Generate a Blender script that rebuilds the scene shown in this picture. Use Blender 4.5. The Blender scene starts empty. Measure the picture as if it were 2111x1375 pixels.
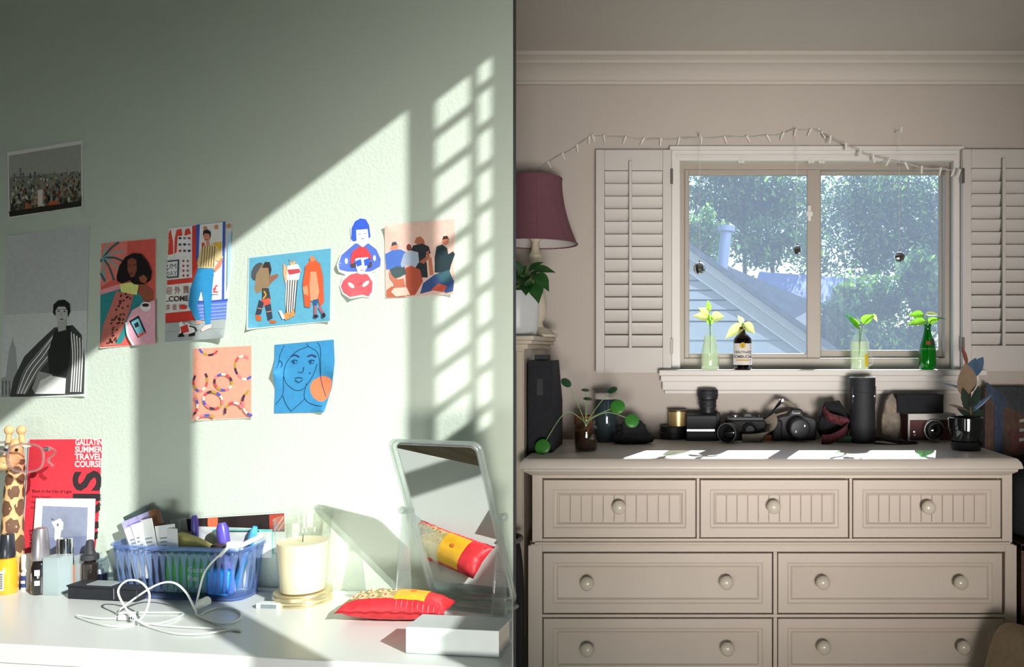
import bpy, bmesh, math, random
from mathutils import Vector, Matrix, noise
random.seed(11)
SC = bpy.context.scene
COL = SC.collection
# ------------------------------------------------------------------ camera
F, PX0, HY, CZ = 1700.0, 1380.0, 720.0, 1.35      # focal length in pixels, principal column, horizon row, eye height
cam_d = bpy.data.cameras.new('camera'); cam = bpy.data.objects.new('camera', cam_d); COL.objects.link(cam)
cam_d.sensor_fit = 'HORIZONTAL'; cam_d.sensor_width = 36.0; cam_d.lens = F / 2111 * 36
cam_d.shift_x = -(PX0 - 1055.5) / 2111; cam_d.shift_y = -(687.5 - HY) / 2111
cam_d.clip_start = 0.02; cam_d.clip_end = 300
cam.location = (0, 0, CZ); cam.rotation_euler = (math.pi / 2, 0, 0)
SC.camera = cam
# ------------------------------------------------------------------ sky
world = bpy.data.worlds.new('sky'); SC.world = world; world.use_nodes = True
wn = world.node_tree; wn.nodes.clear()
w_out = wn.nodes.new('ShaderNodeOutputWorld'); w_bg = wn.nodes.new('ShaderNodeBackground')
sky = wn.nodes.new('ShaderNodeTexSky'); sky.sky_type = 'NISHITA'; sky.sun_disc = False
sky.sun_elevation = math.radians(46); sky.sun_rotation = math.radians(20); sky.air_density = 1.0; sky.dust_density = 1.0
w_bg.inputs[1].default_value = 0.45
wn.links.new(sky.outputs[0], w_bg.inputs[0]); wn.links.new(w_bg.outputs[0], w_out.inputs[0])
# ------------------------------------------------------------------ suns and added fill lights
SUN_A = Vector((-1.0, 0.9, -0.70)).normalized()     # through the tall side window on to the poster wall
SUN_B = Vector((-0.34, -1.0, -0.86)).normalized()   # through the back window on to the chest of drawers
def sun(name, d, e, col, ang):
    l = bpy.data.lights.new(name, 'SUN'); l.energy = e; l.color = col; l.angle = math.radians(ang)
    o = bpy.data.objects.new(name, l); COL.objects.link(o); o.rotation_euler = d.to_track_quat('-Z', 'Y').to_euler(); o.location = -d * 20
    return o
sun('sun_side', SUN_A, 5.8, (1.0, 1.0, 0.97), 0.26)
sun('sun_back', SUN_B, 30.0, (1.0, 0.98, 0.95), 0.4)
def area(name, loc, target, sx, sy, e, col, spread=180):
    l = bpy.data.lights.new(name, 'AREA'); l.shape = 'RECTANGLE'; l.size = sx; l.size_y = sy; l.energy = e; l.color = col; l.spread = math.radians(spread)
    o = bpy.data.objects.new(name, l); COL.objects.link(o); o.location = loc
    o.rotation_euler = (Vector(target) - Vector(loc)).to_track_quat('-Z', 'Y').to_euler(); return o
area('bedroom_fill', (0.62, -1.5, 0.62), (0.34, 2.8, 1.48), 1.0, 0.6, 8.6, (1.0, 0.93, 0.87), 38)  # added soft fill from behind the camera for the bedroom side
area('desk_fill', (-0.9, -0.5, 0.70), (-0.75, 1.5, 0.92), 1.0, 0.4, 1.7, (0.98, 1.0, 0.98), 58)  # added low fill that lifts the shade around the desk
SC.view_settings.view_transform = 'Standard'; SC.view_settings.look = 'None'
SC.view_settings.exposure = 0.0; SC.view_settings.gamma = 1.0; SC.view_settings.use_curve_mapping = False
SC.cycles.use_denoising = True; SC.cycles.max_bounces = 12; SC.cycles.transparent_max_bounces = 24
SC.cycles.sample_clamp_indirect = 6.0
# ------------------------------------------------------------------ maths helpers
T = 0.13; TS = math.sqrt(1 + T * T); K = 1.463; HD = 0.456        # poster wall: Y + T*X = K ; desk top HD below the eye
LROT = -math.atan(T)
UX = Vector((1, -T, 0)) / TS; UN = Vector((-T, -1, 0)) / TS       # along the poster wall / out of it
def P(px, py, y): return Vector(((px - PX0) / F * y, y, CZ + (HY - py) / F * y))
def PW(px, py, d=0.0):
    k = (px - PX0) / F; return P(px, py, (K - d * TS) / (1 + T * k))
def PD(px, py): return P(px, py, F * HD / (py - HY))
def Yd(py): return F * HD / (py - HY)
def boost(h, g):
    c = [min(0.93, x * g) for x in srgb(h)]; return ''.join('%02x' % round(255 * (12.92 * x if x <= 0.0031308 else 1.055 * x ** (1 / 2.4) - 0.055)) for x in c)
def lerp(a, b, t): return a + (b - a) * t
def srgb(h):
    h = h.lstrip('#'); v = [int(h[i:i + 2], 16) / 255 for i in (0, 2, 4)]
    return tuple(x / 12.92 if x <= 0.04045 else ((x + 0.055) / 1.055) ** 2.4 for x in v)
# ------------------------------------------------------------------ materials
MATS = {}
def mat(name, col, rough=0.6, metal=0.0, spec=0.5, var=0.06, scale=30.0, bump=0.0, bscale=200.0, sss=0.0, emit=None, coat=0.0, trans=0.0, stretch=None):
    if name in MATS: return MATS[name]
    c = srgb(col) if isinstance(col, str) else col
    m = bpy.data.materials.new(name); m.use_nodes = True; nt = m.node_tree; n = nt.nodes; b = n['Principled BSDF']
    tc = n.new('ShaderNodeTexCoord'); src = tc.outputs['Object']
    if stretch:
        mp = n.new('ShaderNodeMapping'); mp.inputs['Scale'].default_value = stretch; nt.links.new(src, mp.inputs[0]); src = mp.outputs[0]
    nz = n.new('ShaderNodeTexNoise'); nz.inputs['Scale'].default_value = scale; nz.inputs['Detail'].default_value = 4
    nt.links.new(src, nz.inputs['Vector'])
    rp = n.new('ShaderNodeValToRGB'); rp.color_ramp.elements[0].position = 0.3; rp.color_ramp.elements[1].position = 0.7
    rp.color_ramp.elements[0].color = tuple(max(0, x * (1 - var)) for x in c) + (1,)
    rp.color_ramp.elements[1].color = tuple(min(1, x * (1 + var)) for x in c) + (1,)
    nt.links.new(nz.outputs[0], rp.inputs[0]); nt.links.new(rp.outputs[0], b.inputs['Base Color'])
    b.inputs['Roughness'].default_value = rough; b.inputs['Metallic'].default_value = metal
    b.inputs['Specular IOR Level'].default_value = spec; b.inputs['Coat Weight'].default_value = coat
    if sss: b.inputs['Subsurface Weight'].default_value = sss; b.inputs['Subsurface Scale'].default_value = 0.01
    if bump:
        n2 = n.new('ShaderNodeTexNoise'); n2.inputs['Scale'].default_value = bscale; n2.inputs['Detail'].default_value = 3
        nt.links.new(src, n2.inputs['Vector'])
        bp = n.new('ShaderNodeBump'); bp.inputs['Strength'].default_value = bump; bp.inputs['Distance'].default_value = 0.004
        nt.links.new(n2.outputs[0], bp.inputs['Height']); nt.links.new(bp.outputs[0], b.inputs['Normal'])
    if emit: b.inputs['Emission Color'].default_value = srgb(emit[0]) + (1,); b.inputs['Emission Strength'].default_value = emit[1]
    if trans:
        tr = n.new('ShaderNodeBsdfTranslucent'); nt.links.new(rp.outputs[0], tr.inputs[0]); mx = n.new('ShaderNodeMixShader'); mx.inputs[0].default_value = trans
        nt.links.new(b.outputs[0], mx.inputs[1]); nt.links.new(tr.outputs[0], mx.inputs[2]); nt.links.new(mx.outputs[0], n['Material Output'].inputs[0])
    MATS[name] = m; return m
def glass(name, col, gloss=0.12, rough=0.02, diffuse=0.0, dcol=None, ior=1.45):
    """thin clear sheet: tinted transmission, fresnel reflection, optional milky share"""
    if name in MATS: return MATS[name]
    c = srgb(col) if isinstance(col, str) else col
    m = bpy.data.materials.new(name); m.use_nodes = True; nt = m.node_tree; n = nt.nodes; n.remove(n['Principled BSDF']); out = n['Material Output']
    tp = n.new('ShaderNodeBsdfTransparent'); nz = n.new('ShaderNodeTexNoise'); nz.inputs['Scale'].default_value = 18
    rp = n.new('ShaderNodeValToRGB'); rp.color_ramp.elements[0].color = tuple(x * 0.975 for x in c) + (1,); rp.color_ramp.elements[1].color = c + (1,)
    nt.links.new(nz.outputs[0], rp.inputs[0]); nt.links.new(rp.outputs[0], tp.inputs[0]); last = tp
    if diffuse:
        df = n.new('ShaderNodeBsdfTranslucent'); d2 = n.new('ShaderNodeBsdfDiffuse'); dc = srgb(dcol or col) + (1,)
        df.inputs[0].default_value = dc; d2.inputs[0].default_value = dc; ad = n.new('ShaderNodeMixShader'); ad.inputs[0].default_value = 0.5
        nt.links.new(df.outputs[0], ad.inputs[1]); nt.links.new(d2.outputs[0], ad.inputs[2])
        mx = n.new('ShaderNodeMixShader'); mx.inputs[0].default_value = diffuse
        nt.links.new(tp.outputs[0], mx.inputs[1]); nt.links.new(ad.outputs[0], mx.inputs[2]); last = mx
    gl = n.new('ShaderNodeBsdfGlossy'); gl.inputs['Roughness'].default_value = rough
    ge = n.new('ShaderNodeNewGeometry'); dt = n.new('ShaderNodeVectorMath'); dt.operation = 'DOT_PRODUCT'      # Schlick reflectance, same on both faces of the sheet
    nt.links.new(ge.outputs['Incoming'], dt.inputs[0]); nt.links.new(ge.outputs['Normal'], dt.inputs[1])
    def mth(op, a_, b_=0.0, c_=0.0):
        q = n.new('ShaderNodeMath'); q.operation = op; q.use_clamp = op != 'ABSOLUTE'
        for i_, v_ in enumerate((a_, b_, c_)):
            if hasattr(v_, 'is_linked'): nt.links.new(v_, q.inputs[i_])
            else: q.inputs[i_].default_value = v_
        return q.outputs[0]
    ab = mth('ABSOLUTE', dt.outputs['Value']); ma = mth('MULTIPLY_ADD', mth('POWER', mth('SUBTRACT', 1.0, ab), 5.0), 0.0 if ior < 1.1 else 0.8, gloss)
    mg = n.new('ShaderNodeMixShader'); nt.links.new(ma, mg.inputs[0])
    nt.links.new(last.outputs[0], mg.inputs[1]); nt.links.new(gl.outputs[0], mg.inputs[2]); nt.links.new(mg.outputs[0], out.inputs[0])
    MATS[name] = m; return m
def ink(h, rough=0.75): return mat('ink_' + h.lstrip('#'), h, rough=rough, var=0.05, scale=120, spec=0.25)
# ------------------------------------------------------------------ mesh helpers
class MB:
    def __init__(s): s.v = []; s.f = []; s.m = []; s.mats = []
    def mi(s, m):
        if m is None: return 0
        if m not in s.mats: s.mats.append(m)
        return s.mats.index(m)
    def add(s, vs, fs, m=None):
        o = len(s.v); s.v += [tuple(v) for v in vs]; s.f += [tuple(i + o for i in f) for f in fs]; s.m += [s.mi(m)] * len(fs); return s
    def box(s, x0, x1, y0, y1, z0, z1, m=None):
        return s.add([(x0, y0, z0), (x1, y0, z0), (x1, y1, z0), (x0, y1, z0), (x0, y0, z1), (x1, y0, z1), (x1, y1, z1), (x0, y1, z1)],
                     [(0, 3, 2, 1), (4, 5, 6, 7), (0, 1, 5, 4), (1, 2, 6, 5), (2, 3, 7, 6), (3, 0, 4, 7)], m)
    def hexa(s, p, m=None):     # 8 points, bottom ring then top ring
        return s.add(p, [(0, 3, 2, 1), (4, 5, 6, 7), (0, 1, 5, 4), (1, 2, 6, 5), (2, 3, 7, 6), (3, 0, 4, 7)], m)
    def lathe(s, prof, seg=24, m=None, c=(0, 0, 0), axis='z', cap=True, ribs=0.0):
        vs = []; n = len(prof)
        for r, h in prof:
            for k in range(seg):
                a = 2 * math.pi * k / seg; rr = r * (1 + (ribs if k % 2 else 0))
                x, y = rr * math.cos(a), rr * math.sin(a)
                p = (x, y, h) if axis == 'z' else ((x, -h, y) if axis == 'y' else (h, x, y))
                vs.append((p[0] + c[0], p[1] + c[1], p[2] + c[2]))
        fs = [(i * seg + k, i * seg + (k + 1) % seg, (i + 1) * seg + (k + 1) % seg, (i + 1) * seg + k) for i in range(n - 1) for k in range(seg)]
        if cap:
            if prof[0][0] > 1e-5: fs.append(tuple(range(seg))[::-1])
            if prof[-1][0] > 1e-5: fs.append(tuple((n - 1) * seg + k for k in range(seg)))
        return s.add(vs, fs, m)
    def tube(s, pts, r, seg=8, m=None, cap=True):
        pts = [Vector(p) for p in pts]; n = len(pts); rs = r if isinstance(r, (list, tuple)) else [r] * n
        vs = []; ref = None
        for i, p in enumerate(pts):
            d = (pts[min(i + 1, n - 1)] - pts[max(i - 1, 0)])
            d = d.normalized() if d.length > 1e-9 else Vector((0, 0, 1))
            if ref is None: ref = d.orthogonal().normalized()
            ref = (ref - d * ref.dot(d))
            ref = ref.normalized() if ref.length > 1e-6 else d.orthogonal().normalized()
            b = d.cross(ref)
            for k in range(seg):
                a = 2 * math.pi * k / seg; vs.append(p + (ref * math.cos(a) + b * math.sin(a)) * rs[i])
        fs = [(i * seg + k, i * seg + (k + 1) % seg, (i + 1) * seg + (k + 1) % seg, (i + 1) * seg + k) for i in range(n - 1) for k in range(seg)]
        if cap: fs += [tuple(range(seg))[::-1], tuple((n - 1) * seg + k for k in range(seg))]
        return s.add(vs, fs, m)
    def prism(s, poly, a0, a1, axis='y', m=None):   # polygon in the two other axes, extruded
        n = len(poly)
        def mk(u, v, w): return (u, w, v) if axis == 'y' else ((u, v, w) if axis == 'z' else (w, u, v))
        vs = [mk(u, v, a0) for u, v in poly] + [mk(u, v, a1) for u, v in poly]
        fs = [tuple(range(n)), tuple(range(2 * n - 1, n - 1, -1))] + [(i, i + n, (i + 1) % n + n, (i + 1) % n) for i in range(n)]
        return s.add(vs, fs, m)
    def grid(s, fn, nu, nv, m=None):
        vs = [fn(i / nu, j / nv) for j in range(nv + 1) for i in range(nu + 1)]
        fs = [(j * (nu + 1) + i, j * (nu + 1) + i + 1, (j + 1) * (nu + 1) + i + 1, (j + 1) * (nu + 1) + i) for j in range(nv) for i in range(nu)]
        return s.add(vs, fs, m)
    def ball(s, c, rx, ry=None, rz=None, m=None, nu=16, nv=10):
        ry = ry or rx; rz = rz or rx
        vs = [(c[0] + rx * math.sin(math.pi * j / nv) * math.cos(2 * math.pi * i / nu), c[1] + ry * math.sin(math.pi * j / nv) * math.sin(2 * math.pi * i / nu), c[2] - rz * math.cos(math.pi * j / nv)) for j in range(nv + 1) for i in range(nu)]
        fs = [(j * nu + i, j * nu + (i + 1) % nu, (j + 1) * nu + (i + 1) % nu, (j + 1) * nu + i) for j in range(nv) for i in range(nu)]
        return s.add(vs, fs, m)
    def xf(s, M):
        s.v = [tuple(M @ Vector(v)) for v in s.v]; return s
    def mesh(s, name, m=None, smooth=40, weld=True):
        me = bpy.data.meshes.new(name); me.from_pydata(s.v, [], s.f)
        ms = s.mats or [m]
        for x in ms: me.materials.append(x)
        me.polygons.foreach_set('material_index', s.m)
        me.validate()
        bm = bmesh.new(); bm.from_mesh(me)
        if weld: bmesh.ops.remove_doubles(bm, verts=bm.verts, dist=1e-6)
        bmesh.ops.recalc_face_normals(bm, faces=bm.faces); bm.to_mesh(me); bm.free()
        if smooth:
            me.polygons.foreach_set('use_smooth', [True] * len(me.polygons)); me.set_sharp_from_angle(angle=math.radians(smooth))
        me.update(); return me
    def build(s, name, m=None, parent=None, loc=(0, 0, 0), rot=(0, 0, 0), bevel=0.0, smooth=40, seg=2, solid=0.0, subsurf=0, weld=True):
        o = bpy.data.objects.new(name, s.mesh(name, m, smooth, weld)); COL.objects.link(o); o.location = loc; o.rotation_euler = rot
        if parent: o.parent = parent
        if solid:
            md = o.modifiers.new('thickness', 'SOLIDIFY'); md.thickness = solid; md.offset = 0
        if bevel:
            md = o.modifiers.new('edges', 'BEVEL'); md.width = bevel; md.segments = seg; md.limit_method = 'ANGLE'; md.angle_limit = math.radians(35)
        if subsurf:
            md = o.modifiers.new('smooth', 'SUBSURF'); md.levels = subsurf; md.render_levels = subsurf
        return o
def inst(me, name, parent=None, loc=(0, 0, 0), rot=(0, 0, 0), scale=(1, 1, 1)):
    o = bpy.data.objects.new(name, me); COL.objects.link(o); o.location = loc; o.rotation_euler = rot; o.scale = scale
    if parent: o.parent = parent
    return o
def tag(o, label, cat, group=None, kind=None):
    o['label'] = label
    if cat: o['category'] = cat
    if group: o['group'] = group
    if kind: o['kind'] = kind
    return o
def thing(name, label, cat, loc=(0, 0, 0), rotz=0.0, group=None):
    o = bpy.data.objects.new(name, None); COL.objects.link(o); o.location = loc; o.rotation_euler = (0, 0, rotz); o.empty_display_size = 0.02
    return tag(o, label, cat, group)
def struct(o, label=None):
    o['kind'] = 'structure'
    if label: o['label'] = label
    return o
def text_geo(body, size, thick=0.0, sx=1.0, align='LEFT', space=1.0):
    cu = bpy.data.curves.new('lettering', 'FONT'); cu.body = body; cu.size = size; cu.offset = thick; cu.align_x = align; cu.resolution_u = 3; cu.space_character = space
    o = bpy.data.objects.new('lettering', cu); COL.objects.link(o); bpy.context.view_layer.update()
    me = o.evaluated_get(bpy.context.evaluated_depsgraph_get()).to_mesh()
    vs = [(v.co.x * sx, v.co.y) for v in me.vertices]; fs = [tuple(p.vertices) for p in me.polygons]
    o.evaluated_get(bpy.context.evaluated_depsgraph_get()).to_mesh_clear()
    bpy.data.objects.remove(o); bpy.data.curves.remove(cu); return vs, fs
def smooth_path(pts, n=8, closed=False):
    pts = [Vector(p) for p in pts]; out = []
    for i in range(len(pts) - 1):
        p0, p1, p2, p3 = pts[max(i - 1, 0)], pts[i], pts[i + 1], pts[min(i + 2, len(pts) - 1)]
        for k in range(n):
            t = k / n
            out.append(0.5 * ((2 * p1) + (p2 - p0) * t + (2 * p0 - 5 * p1 + 4 * p2 - p3) * t * t + (3 * p1 - p0 - 3 * p2 + p3) * t ** 3))
    out.append(pts[-1]); return out
def leaf_mesh(L, W, droop=0.25, fold=0.25, tip=1.0, heart=0.0, m=None, nu=4, nv=8, wave=0.0):
    """blade along +x from the origin, face towards +z"""
    mb = MB()
    def fn(u, v):
        w = math.sin(math.pi * min(1, v ** (0.62 if heart else 0.8) * 0.98 + 0.02)) ** (0.75) * W * 0.5
        if v > 0.6: w *= 1 - (v - 0.6) / 0.4 * 0.45 * tip
        s_ = (u - 0.5) * 2
        x = L * v - heart * L * 0.12 * abs(s_) * (1 - v)
        return Vector((x, s_ * w, -droop * L * v * v + fold * abs(s_) * w + wave * W * math.sin(v * 9) * abs(s_)))
    mb.grid(fn, nu, nv, m); return mb
def orient(d, up=(0, 0, 1), roll=0.0):
    d = Vector(d).normalized(); u = Vector(up); y = u.cross(d)
    y = y.normalized() if y.length > 1e-5 else Vector((0, 1, 0))
    z = d.cross(y); M = Matrix((d, y, z)).transposed()
    return (M @ Matrix.Rotation(roll, 3, 'X')).to_euler()
# ------------------------------------------------------------------ setting: shell
M_WL = mat('poster_wall_paint', '#d1decf', rough=0.85, spec=0.2, var=0.012, scale=3, bump=0.22, bscale=170)
M_WB = mat('bedroom_wall_paint', '#c3bab3', rough=0.9, spec=0.2, var=0.02, scale=3, bump=0.08, bscale=160)
M_CEIL = mat('ceiling_paint', '#cfc8c0', rough=0.9, spec=0.2, var=0.015, scale=2, bump=0.05, bscale=120)
M_TRIM = mat('white_trim_paint', '#d8d4d0', rough=0.5, var=0.02, scale=6)
M_DARK = mat('dark_edge_trim', '#34383a', rough=0.6, var=0.05)
M_FLOOR = mat('oak_floor', '#c7b196', rough=0.5, var=0.18, scale=6, stretch=(1, 10, 1))
M_ROOM = mat('plain_room_paint', '#a9aaa2', rough=0.9, var=0.02, scale=2)
XL, XR, YB, YF, ZLOW, ZTOP = -2.7, 1.42, 3.1, -2.6, CZ + 1.083, CZ + 2.3
struct(MB().box(XL, XR + 0.02, YF, YB, -0.05, 0).build('floor', M_FLOOR), 'wooden floor')
# poster wall: a thin partition with a dark end strip
e0 = PW(1058.5, HY); X0e = e0.x; Y0e = e0.y
farx = XL; fary = K - T * farx
th = 0.022
b = MB(); q = [(farx, fary), (X0e - 0.0005, Y0e + 0.00007), (X0e - 0.0005, Y0e + th), (farx, fary + th)]
b.hexa([(x, y, 0) for x, y in q] + [(x, y, ZTOP) for x, y in q], M_WL)
struct(b.build('wall_left', M_WL), 'pale green textured wall covered in art prints')
b = MB(); q = [(X0e - 0.0005, Y0e - 0.0004), (X0e + 0.0006, Y0e - 0.0004), (X0e + 0.0006, Y0e + th), (X0e - 0.0005, Y0e + th)]
b.hexa([(x, y, 0) for x, y in q] + [(x, y, ZTOP) for x, y in q], M_DARK)
struct(b.build('trim_1', M_DARK), 'thin dark strip closing the end of the poster wall')
# back wall with the window opening
OX0, OX1 = P(1392, 0, YB).x, P(1973, 0, YB).x; OZ0, OZ1 = P(0, 763, YB).z, P(0, 318, YB).z
b = MB()
b.box(XL, OX0, YB, YB + 0.13, 0, ZLOW + 0.1).box(OX1, XR + 0.02, YB, YB + 0.13, 0, ZLOW + 0.1).box(OX0, OX1, YB, YB + 0.13, 0, OZ0).box(OX0, OX1, YB, YB + 0.13, OZ1, ZLOW + 0.1)
struct(b.build('wall_back', M_WB), 'grey beige bedroom wall around the window')
# low ceiling over the bedroom side, taller room towards the camera
YS = 1.95
b = MB(); b.box(XL, XR + 0.02, YS, YB + 0.13, ZLOW, ZLOW + 0.08); struct(b.build('ceiling', M_CEIL), 'pale ceiling over the chest of drawers')
b = MB(); b.box(XL, XR + 0.02, YS, YS + 0.08, ZLOW + 0.08, ZTOP); struct(b.build('wall_above', M_ROOM), 'upper wall over the lower ceiling')
b = MB(); b.box(XL - 0.1, XR + 0.02, YF, YS + 0.1, ZTOP, ZTOP + 0.06); struct(b.build('ceiling_high', M_ROOM), 'high ceiling behind the camera')
b = MB(); b.box(XL - 0.1, XL, YF, YB + 0.13, 0, ZTOP); struct(b.build('wall_far_left', M_ROOM), 'plain side wall far left')
b = MB(); b.box(XL - 0.1, XR + 0.02, YF - 0.05, YF, 0, ZTOP); struct(b.build('wall_front', M_ROOM), 'plain wall behind the camera')
# side wall with the tall divided window the sun comes through: openings follow the light on the poster wall
def back(px, py):
    q = PW(px, py); s_ = (XR - q.x) / -SUN_A.x; w = q - SUN_A * s_; return w.y, w.z
def ycol(px): return back(px, 500)[0]
OPEN = []
zb = 0.25
def opening(pxa, pxb, zlo, zhi): OPEN.append((min(ycol(pxa), ycol(pxb)), max(ycol(pxa), ycol(pxb)), zlo, zhi))
ztop = back(836, 222)[1]
bk = P(872, 1333, 1.25); zmid = bk.z - SUN_A.z * (XR - bk.x) / -SUN_A.x      # the sill of the right-hand casement shades the book
opening(388, 610, zb, ztop)
opening(610, 838, zmid, ztop)
opening(-330, 276, zb, ztop)
zm = [back(966, v)[1] for v in (128, 142, 221, 303, 385, 467, 549, 631, 713, 795, 877)]
for a_, b_ in zip(zm[1:], zm[:-1]): opening(884, 967, a_ + 0.006, b_ - 0.006)
zm = [back(976, v)[1] for v in (131, 191, 274, 357, 440, 523, 606, 689, 772, 855, 905)]
for a_, b_ in zip(zm[1:], zm[:-1]): opening(972, 1012, a_ + 0.006, b_ - 0.006)
ys = sorted(set([YF, YB] + [v for o in OPEN for v in o[:2]])); b = MB()
for y0, y1 in zip(ys[:-1], ys[1:]):
    hs = sorted([(o[2], o[3]) for o in OPEN if o[0] <= (y0 + y1) / 2 <= o[1]]); z = 0
    for lo, hi in hs:
        if lo > z: b.box(XR, XR + 0.012, y0, y1, z, lo)
        z = hi
    b.box(XR, XR + 0.012, y0, y1, z, ZTOP)
struct(b.build('wall_right', M_ROOM), 'side wall with a tall divided window')
# crown moulding on the back wall
def zb_(py): return P(0, py, YB).z
b = MB()
zt = ZLOW; z1 = zb_(176)
prof = [(0, z1), (0.012, z1), (0.014, z1 + 0.010), (0.022, z1 + 0.014), (0.026, z1 + 0.022), (0.050, z1 + 0.045), (0.072, z1 + 0.056), (0.080, z1 + 0.058), (0.080, z1 + 0.066), (0.096, zt - 0.016), (0.108, zt - 0.014), (0.108, zt), (0, zt)]
vs = [(XL, YB - a, z) for a, z in prof] + [(XR, YB - a, z) for a, z in prof]; n = len(prof)
b.add(vs, [tuple(range(n)), tuple(range(2 * n - 1, n - 1, -1))] + [(i, i + n, (i + 1) % n + n, (i + 1) % n) for i in range(n)])
struct(b.build('trim_2', M_CEIL, smooth=30), 'crown moulding under the ceiling')

# ------------------------------------------------------------------ window_1
M_VINYL = mat('taupe_window_vinyl', '#a39a8f', rough=0.45, var=0.03, scale=5)
M_GLASS = glass('window_glass', '#f4f8fa', gloss=0.01)
M_SCREEN = glass('insect_screen', '#b9c0c6', gloss=0.0, diffuse=0.11, dcol='#c3d2ee', ior=1.02)
W1 = bpy.data.objects.new('window_1', None); COL.objects.link(W1); W1.location = (0, 0, 0); struct(W1, 'sliding window with taupe frame above the chest of drawers')
def rect(mb, x0, x1, y0, y1, Y0, Y1):   # box from a pixel rectangle read at depth Y0
    a_, c_ = P(x0, y1, Y0), P(x1, y0, Y0); return mb.box(a_.x, c_.x, Y0, Y1, a_.z, c_.z)
# casing boards
yc = YB - 0.018
rect(MB(), 1384, 1402, 303, 764, yc, YB).build('casing', M_TRIM, W1, bevel=0.003)
rect(MB(), 1966, 1984, 303, 764, yc, YB).build('casing', M_TRIM, W1, bevel=0.003)
rect(MB(), 1384, 1984, 303, 331, yc - 0.002, YB).build('casing', M_TRIM, W1, bevel=0.003)
b = MB(); rect(b, 1380, 1988, 300, 309, yc - 0.014, YB); b.build('casing_cap', M_TRIM, W1, bevel=0.003)
rect(MB(), 1394, 1972, 318, 324, yc - 0.006, YB).build('casing_bead', M_TRIM, W1, bevel=0.002)
# jamb lining
a_, c_ = P(1402, 760, YB), P(1966, 331, YB)
b = MB(); b.box(a_.x - 0.01, a_.x, YB, YB + 0.13, a_.z, c_.z).box(c_.x, c_.x + 0.01, YB, YB + 0.13, a_.z, c_.z).box(a_.x - 0.01, c_.x + 0.01, YB, YB + 0.13, c_.z, c_.z + 0.01)
b.build('jamb_lining', M_TRIM, W1)
# sill and apron
zs = CZ - 0.075
xs0, xs1 = P(1358, 0, 2.99).x, P(2037, 0, 2.99).x
MB().box(xs0, xs1, 2.995, YB + 0.02, zs - 0.022, zs).build('window_sill', M_TRIM, W1, bevel=0.004)
b = MB(); b.box(xs0 + 0.012, xs1 - 0.012, YB - 0.03, YB, zs - 0.078, zs - 0.022).box(xs0 + 0.02, xs1 - 0.02, YB - 0.02, YB, zs - 0.092, zs - 0.078).box(xs0 + 0.006, xs1 - 0.006, YB - 0.042, YB, zs - 0.046, zs - 0.022)
b.build('window_apron', M_TRIM, W1, bevel=0.003)
# fixed frame
yf0, yf1 = YB + 0.035, YB + 0.10
def bar(x0, x1, y0, y1, Ya, Yb, nm, m=None, bev=0.003): return rect(MB(), x0, x1, y0, y1, Ya, Yb).build(nm, m or M_VINYL, W1, bevel=bev)
bar(1400, 1411, 330, 764, yf0, yf1, 'frame_bar'); bar(1948, 1986, 326, 768, yf0, yf1, 'frame_bar')
bar(1404, 1972, 322, 349, yf0 + 0.001, yf1, 'frame_bar'); bar(1404, 1972, 738, 766, yf0 + 0.001, yf1, 'frame_bar')
def sash(x0, x1, y0, y1, gx0, gx1, gy0, gy1, Ya, Yb, yscreen):
    bar(x0, gx0, y0, y1, Ya, Yb, 'sash_bar'); bar(gx1, x1, y0, y1, Ya, Yb, 'sash_bar')
    bar(gx0 - 1, gx1 + 1, y0, gy0, Ya + 0.001, Yb - 0.001, 'sash_bar'); bar(gx0 - 1, gx1 + 1, gy1, y1, Ya + 0.001, Yb - 0.001, 'sash_bar')
    ym = (Ya + Yb) / 2; a_, c_ = P(gx0 - 3, gy1 + 3, ym), P(gx1 + 3, gy0 - 3, ym)
    MB().box(a_.x, c_.x, ym - 0.0015, ym + 0.0015, a_.z, c_.z).build('pane', M_GLASS, W1, smooth=0)
sash(1411, 1692, 349, 741, 1421, 1664, 361, 729, YB + 0.045, YB + 0.07, 0)
sash(1664, 1949, 346, 738, 1693, 1937, 360, 722, YB + 0.075, YB + 0.098, 0)
a_, c_ = P(1405, 745, YB + 0.112), P(1955, 340, YB + 0.112)
b = MB(); b.add([(a_.x, YB + 0.112, a_.z), (c_.x, YB + 0.112, a_.z), (c_.x, YB + 0.112, c_.z), (a_.x, YB + 0.112, c_.z)], [(0, 1, 2, 3)])
b.build('insect_screen', M_SCREEN, W1, smooth=0)
# sash lock, shutter catches under the head casing
b = MB(); q = P(1668, 440, YB + 0.04); b.box(q.x - 0.006, q.x + 0.006, YB + 0.03, YB + 0.045, q.z - 0.03, q.z + 0.03); b.box(q.x - 0.012, q.x + 0.012, YB + 0.025, YB + 0.035, q.z - 0.012, q.z + 0.006)
b.build('sash_lock', M_TRIM, W1, bevel=0.002)
for px in (1528, 1672, 1694):
    q = P(px, 331, yc); b = MB(); b.box(q.x - 0.012, q.x + 0.012, yc - 0.004, yc + 0.01, q.z - 0.009, q.z + 0.002); b.box(q.x - 0.0015, q.x + 0.0015, yc - 0.008, yc - 0.003, q.z - 0.007, q.z)
    b.build('shutter_catch', M_TRIM, W1, bevel=0.001)

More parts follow.
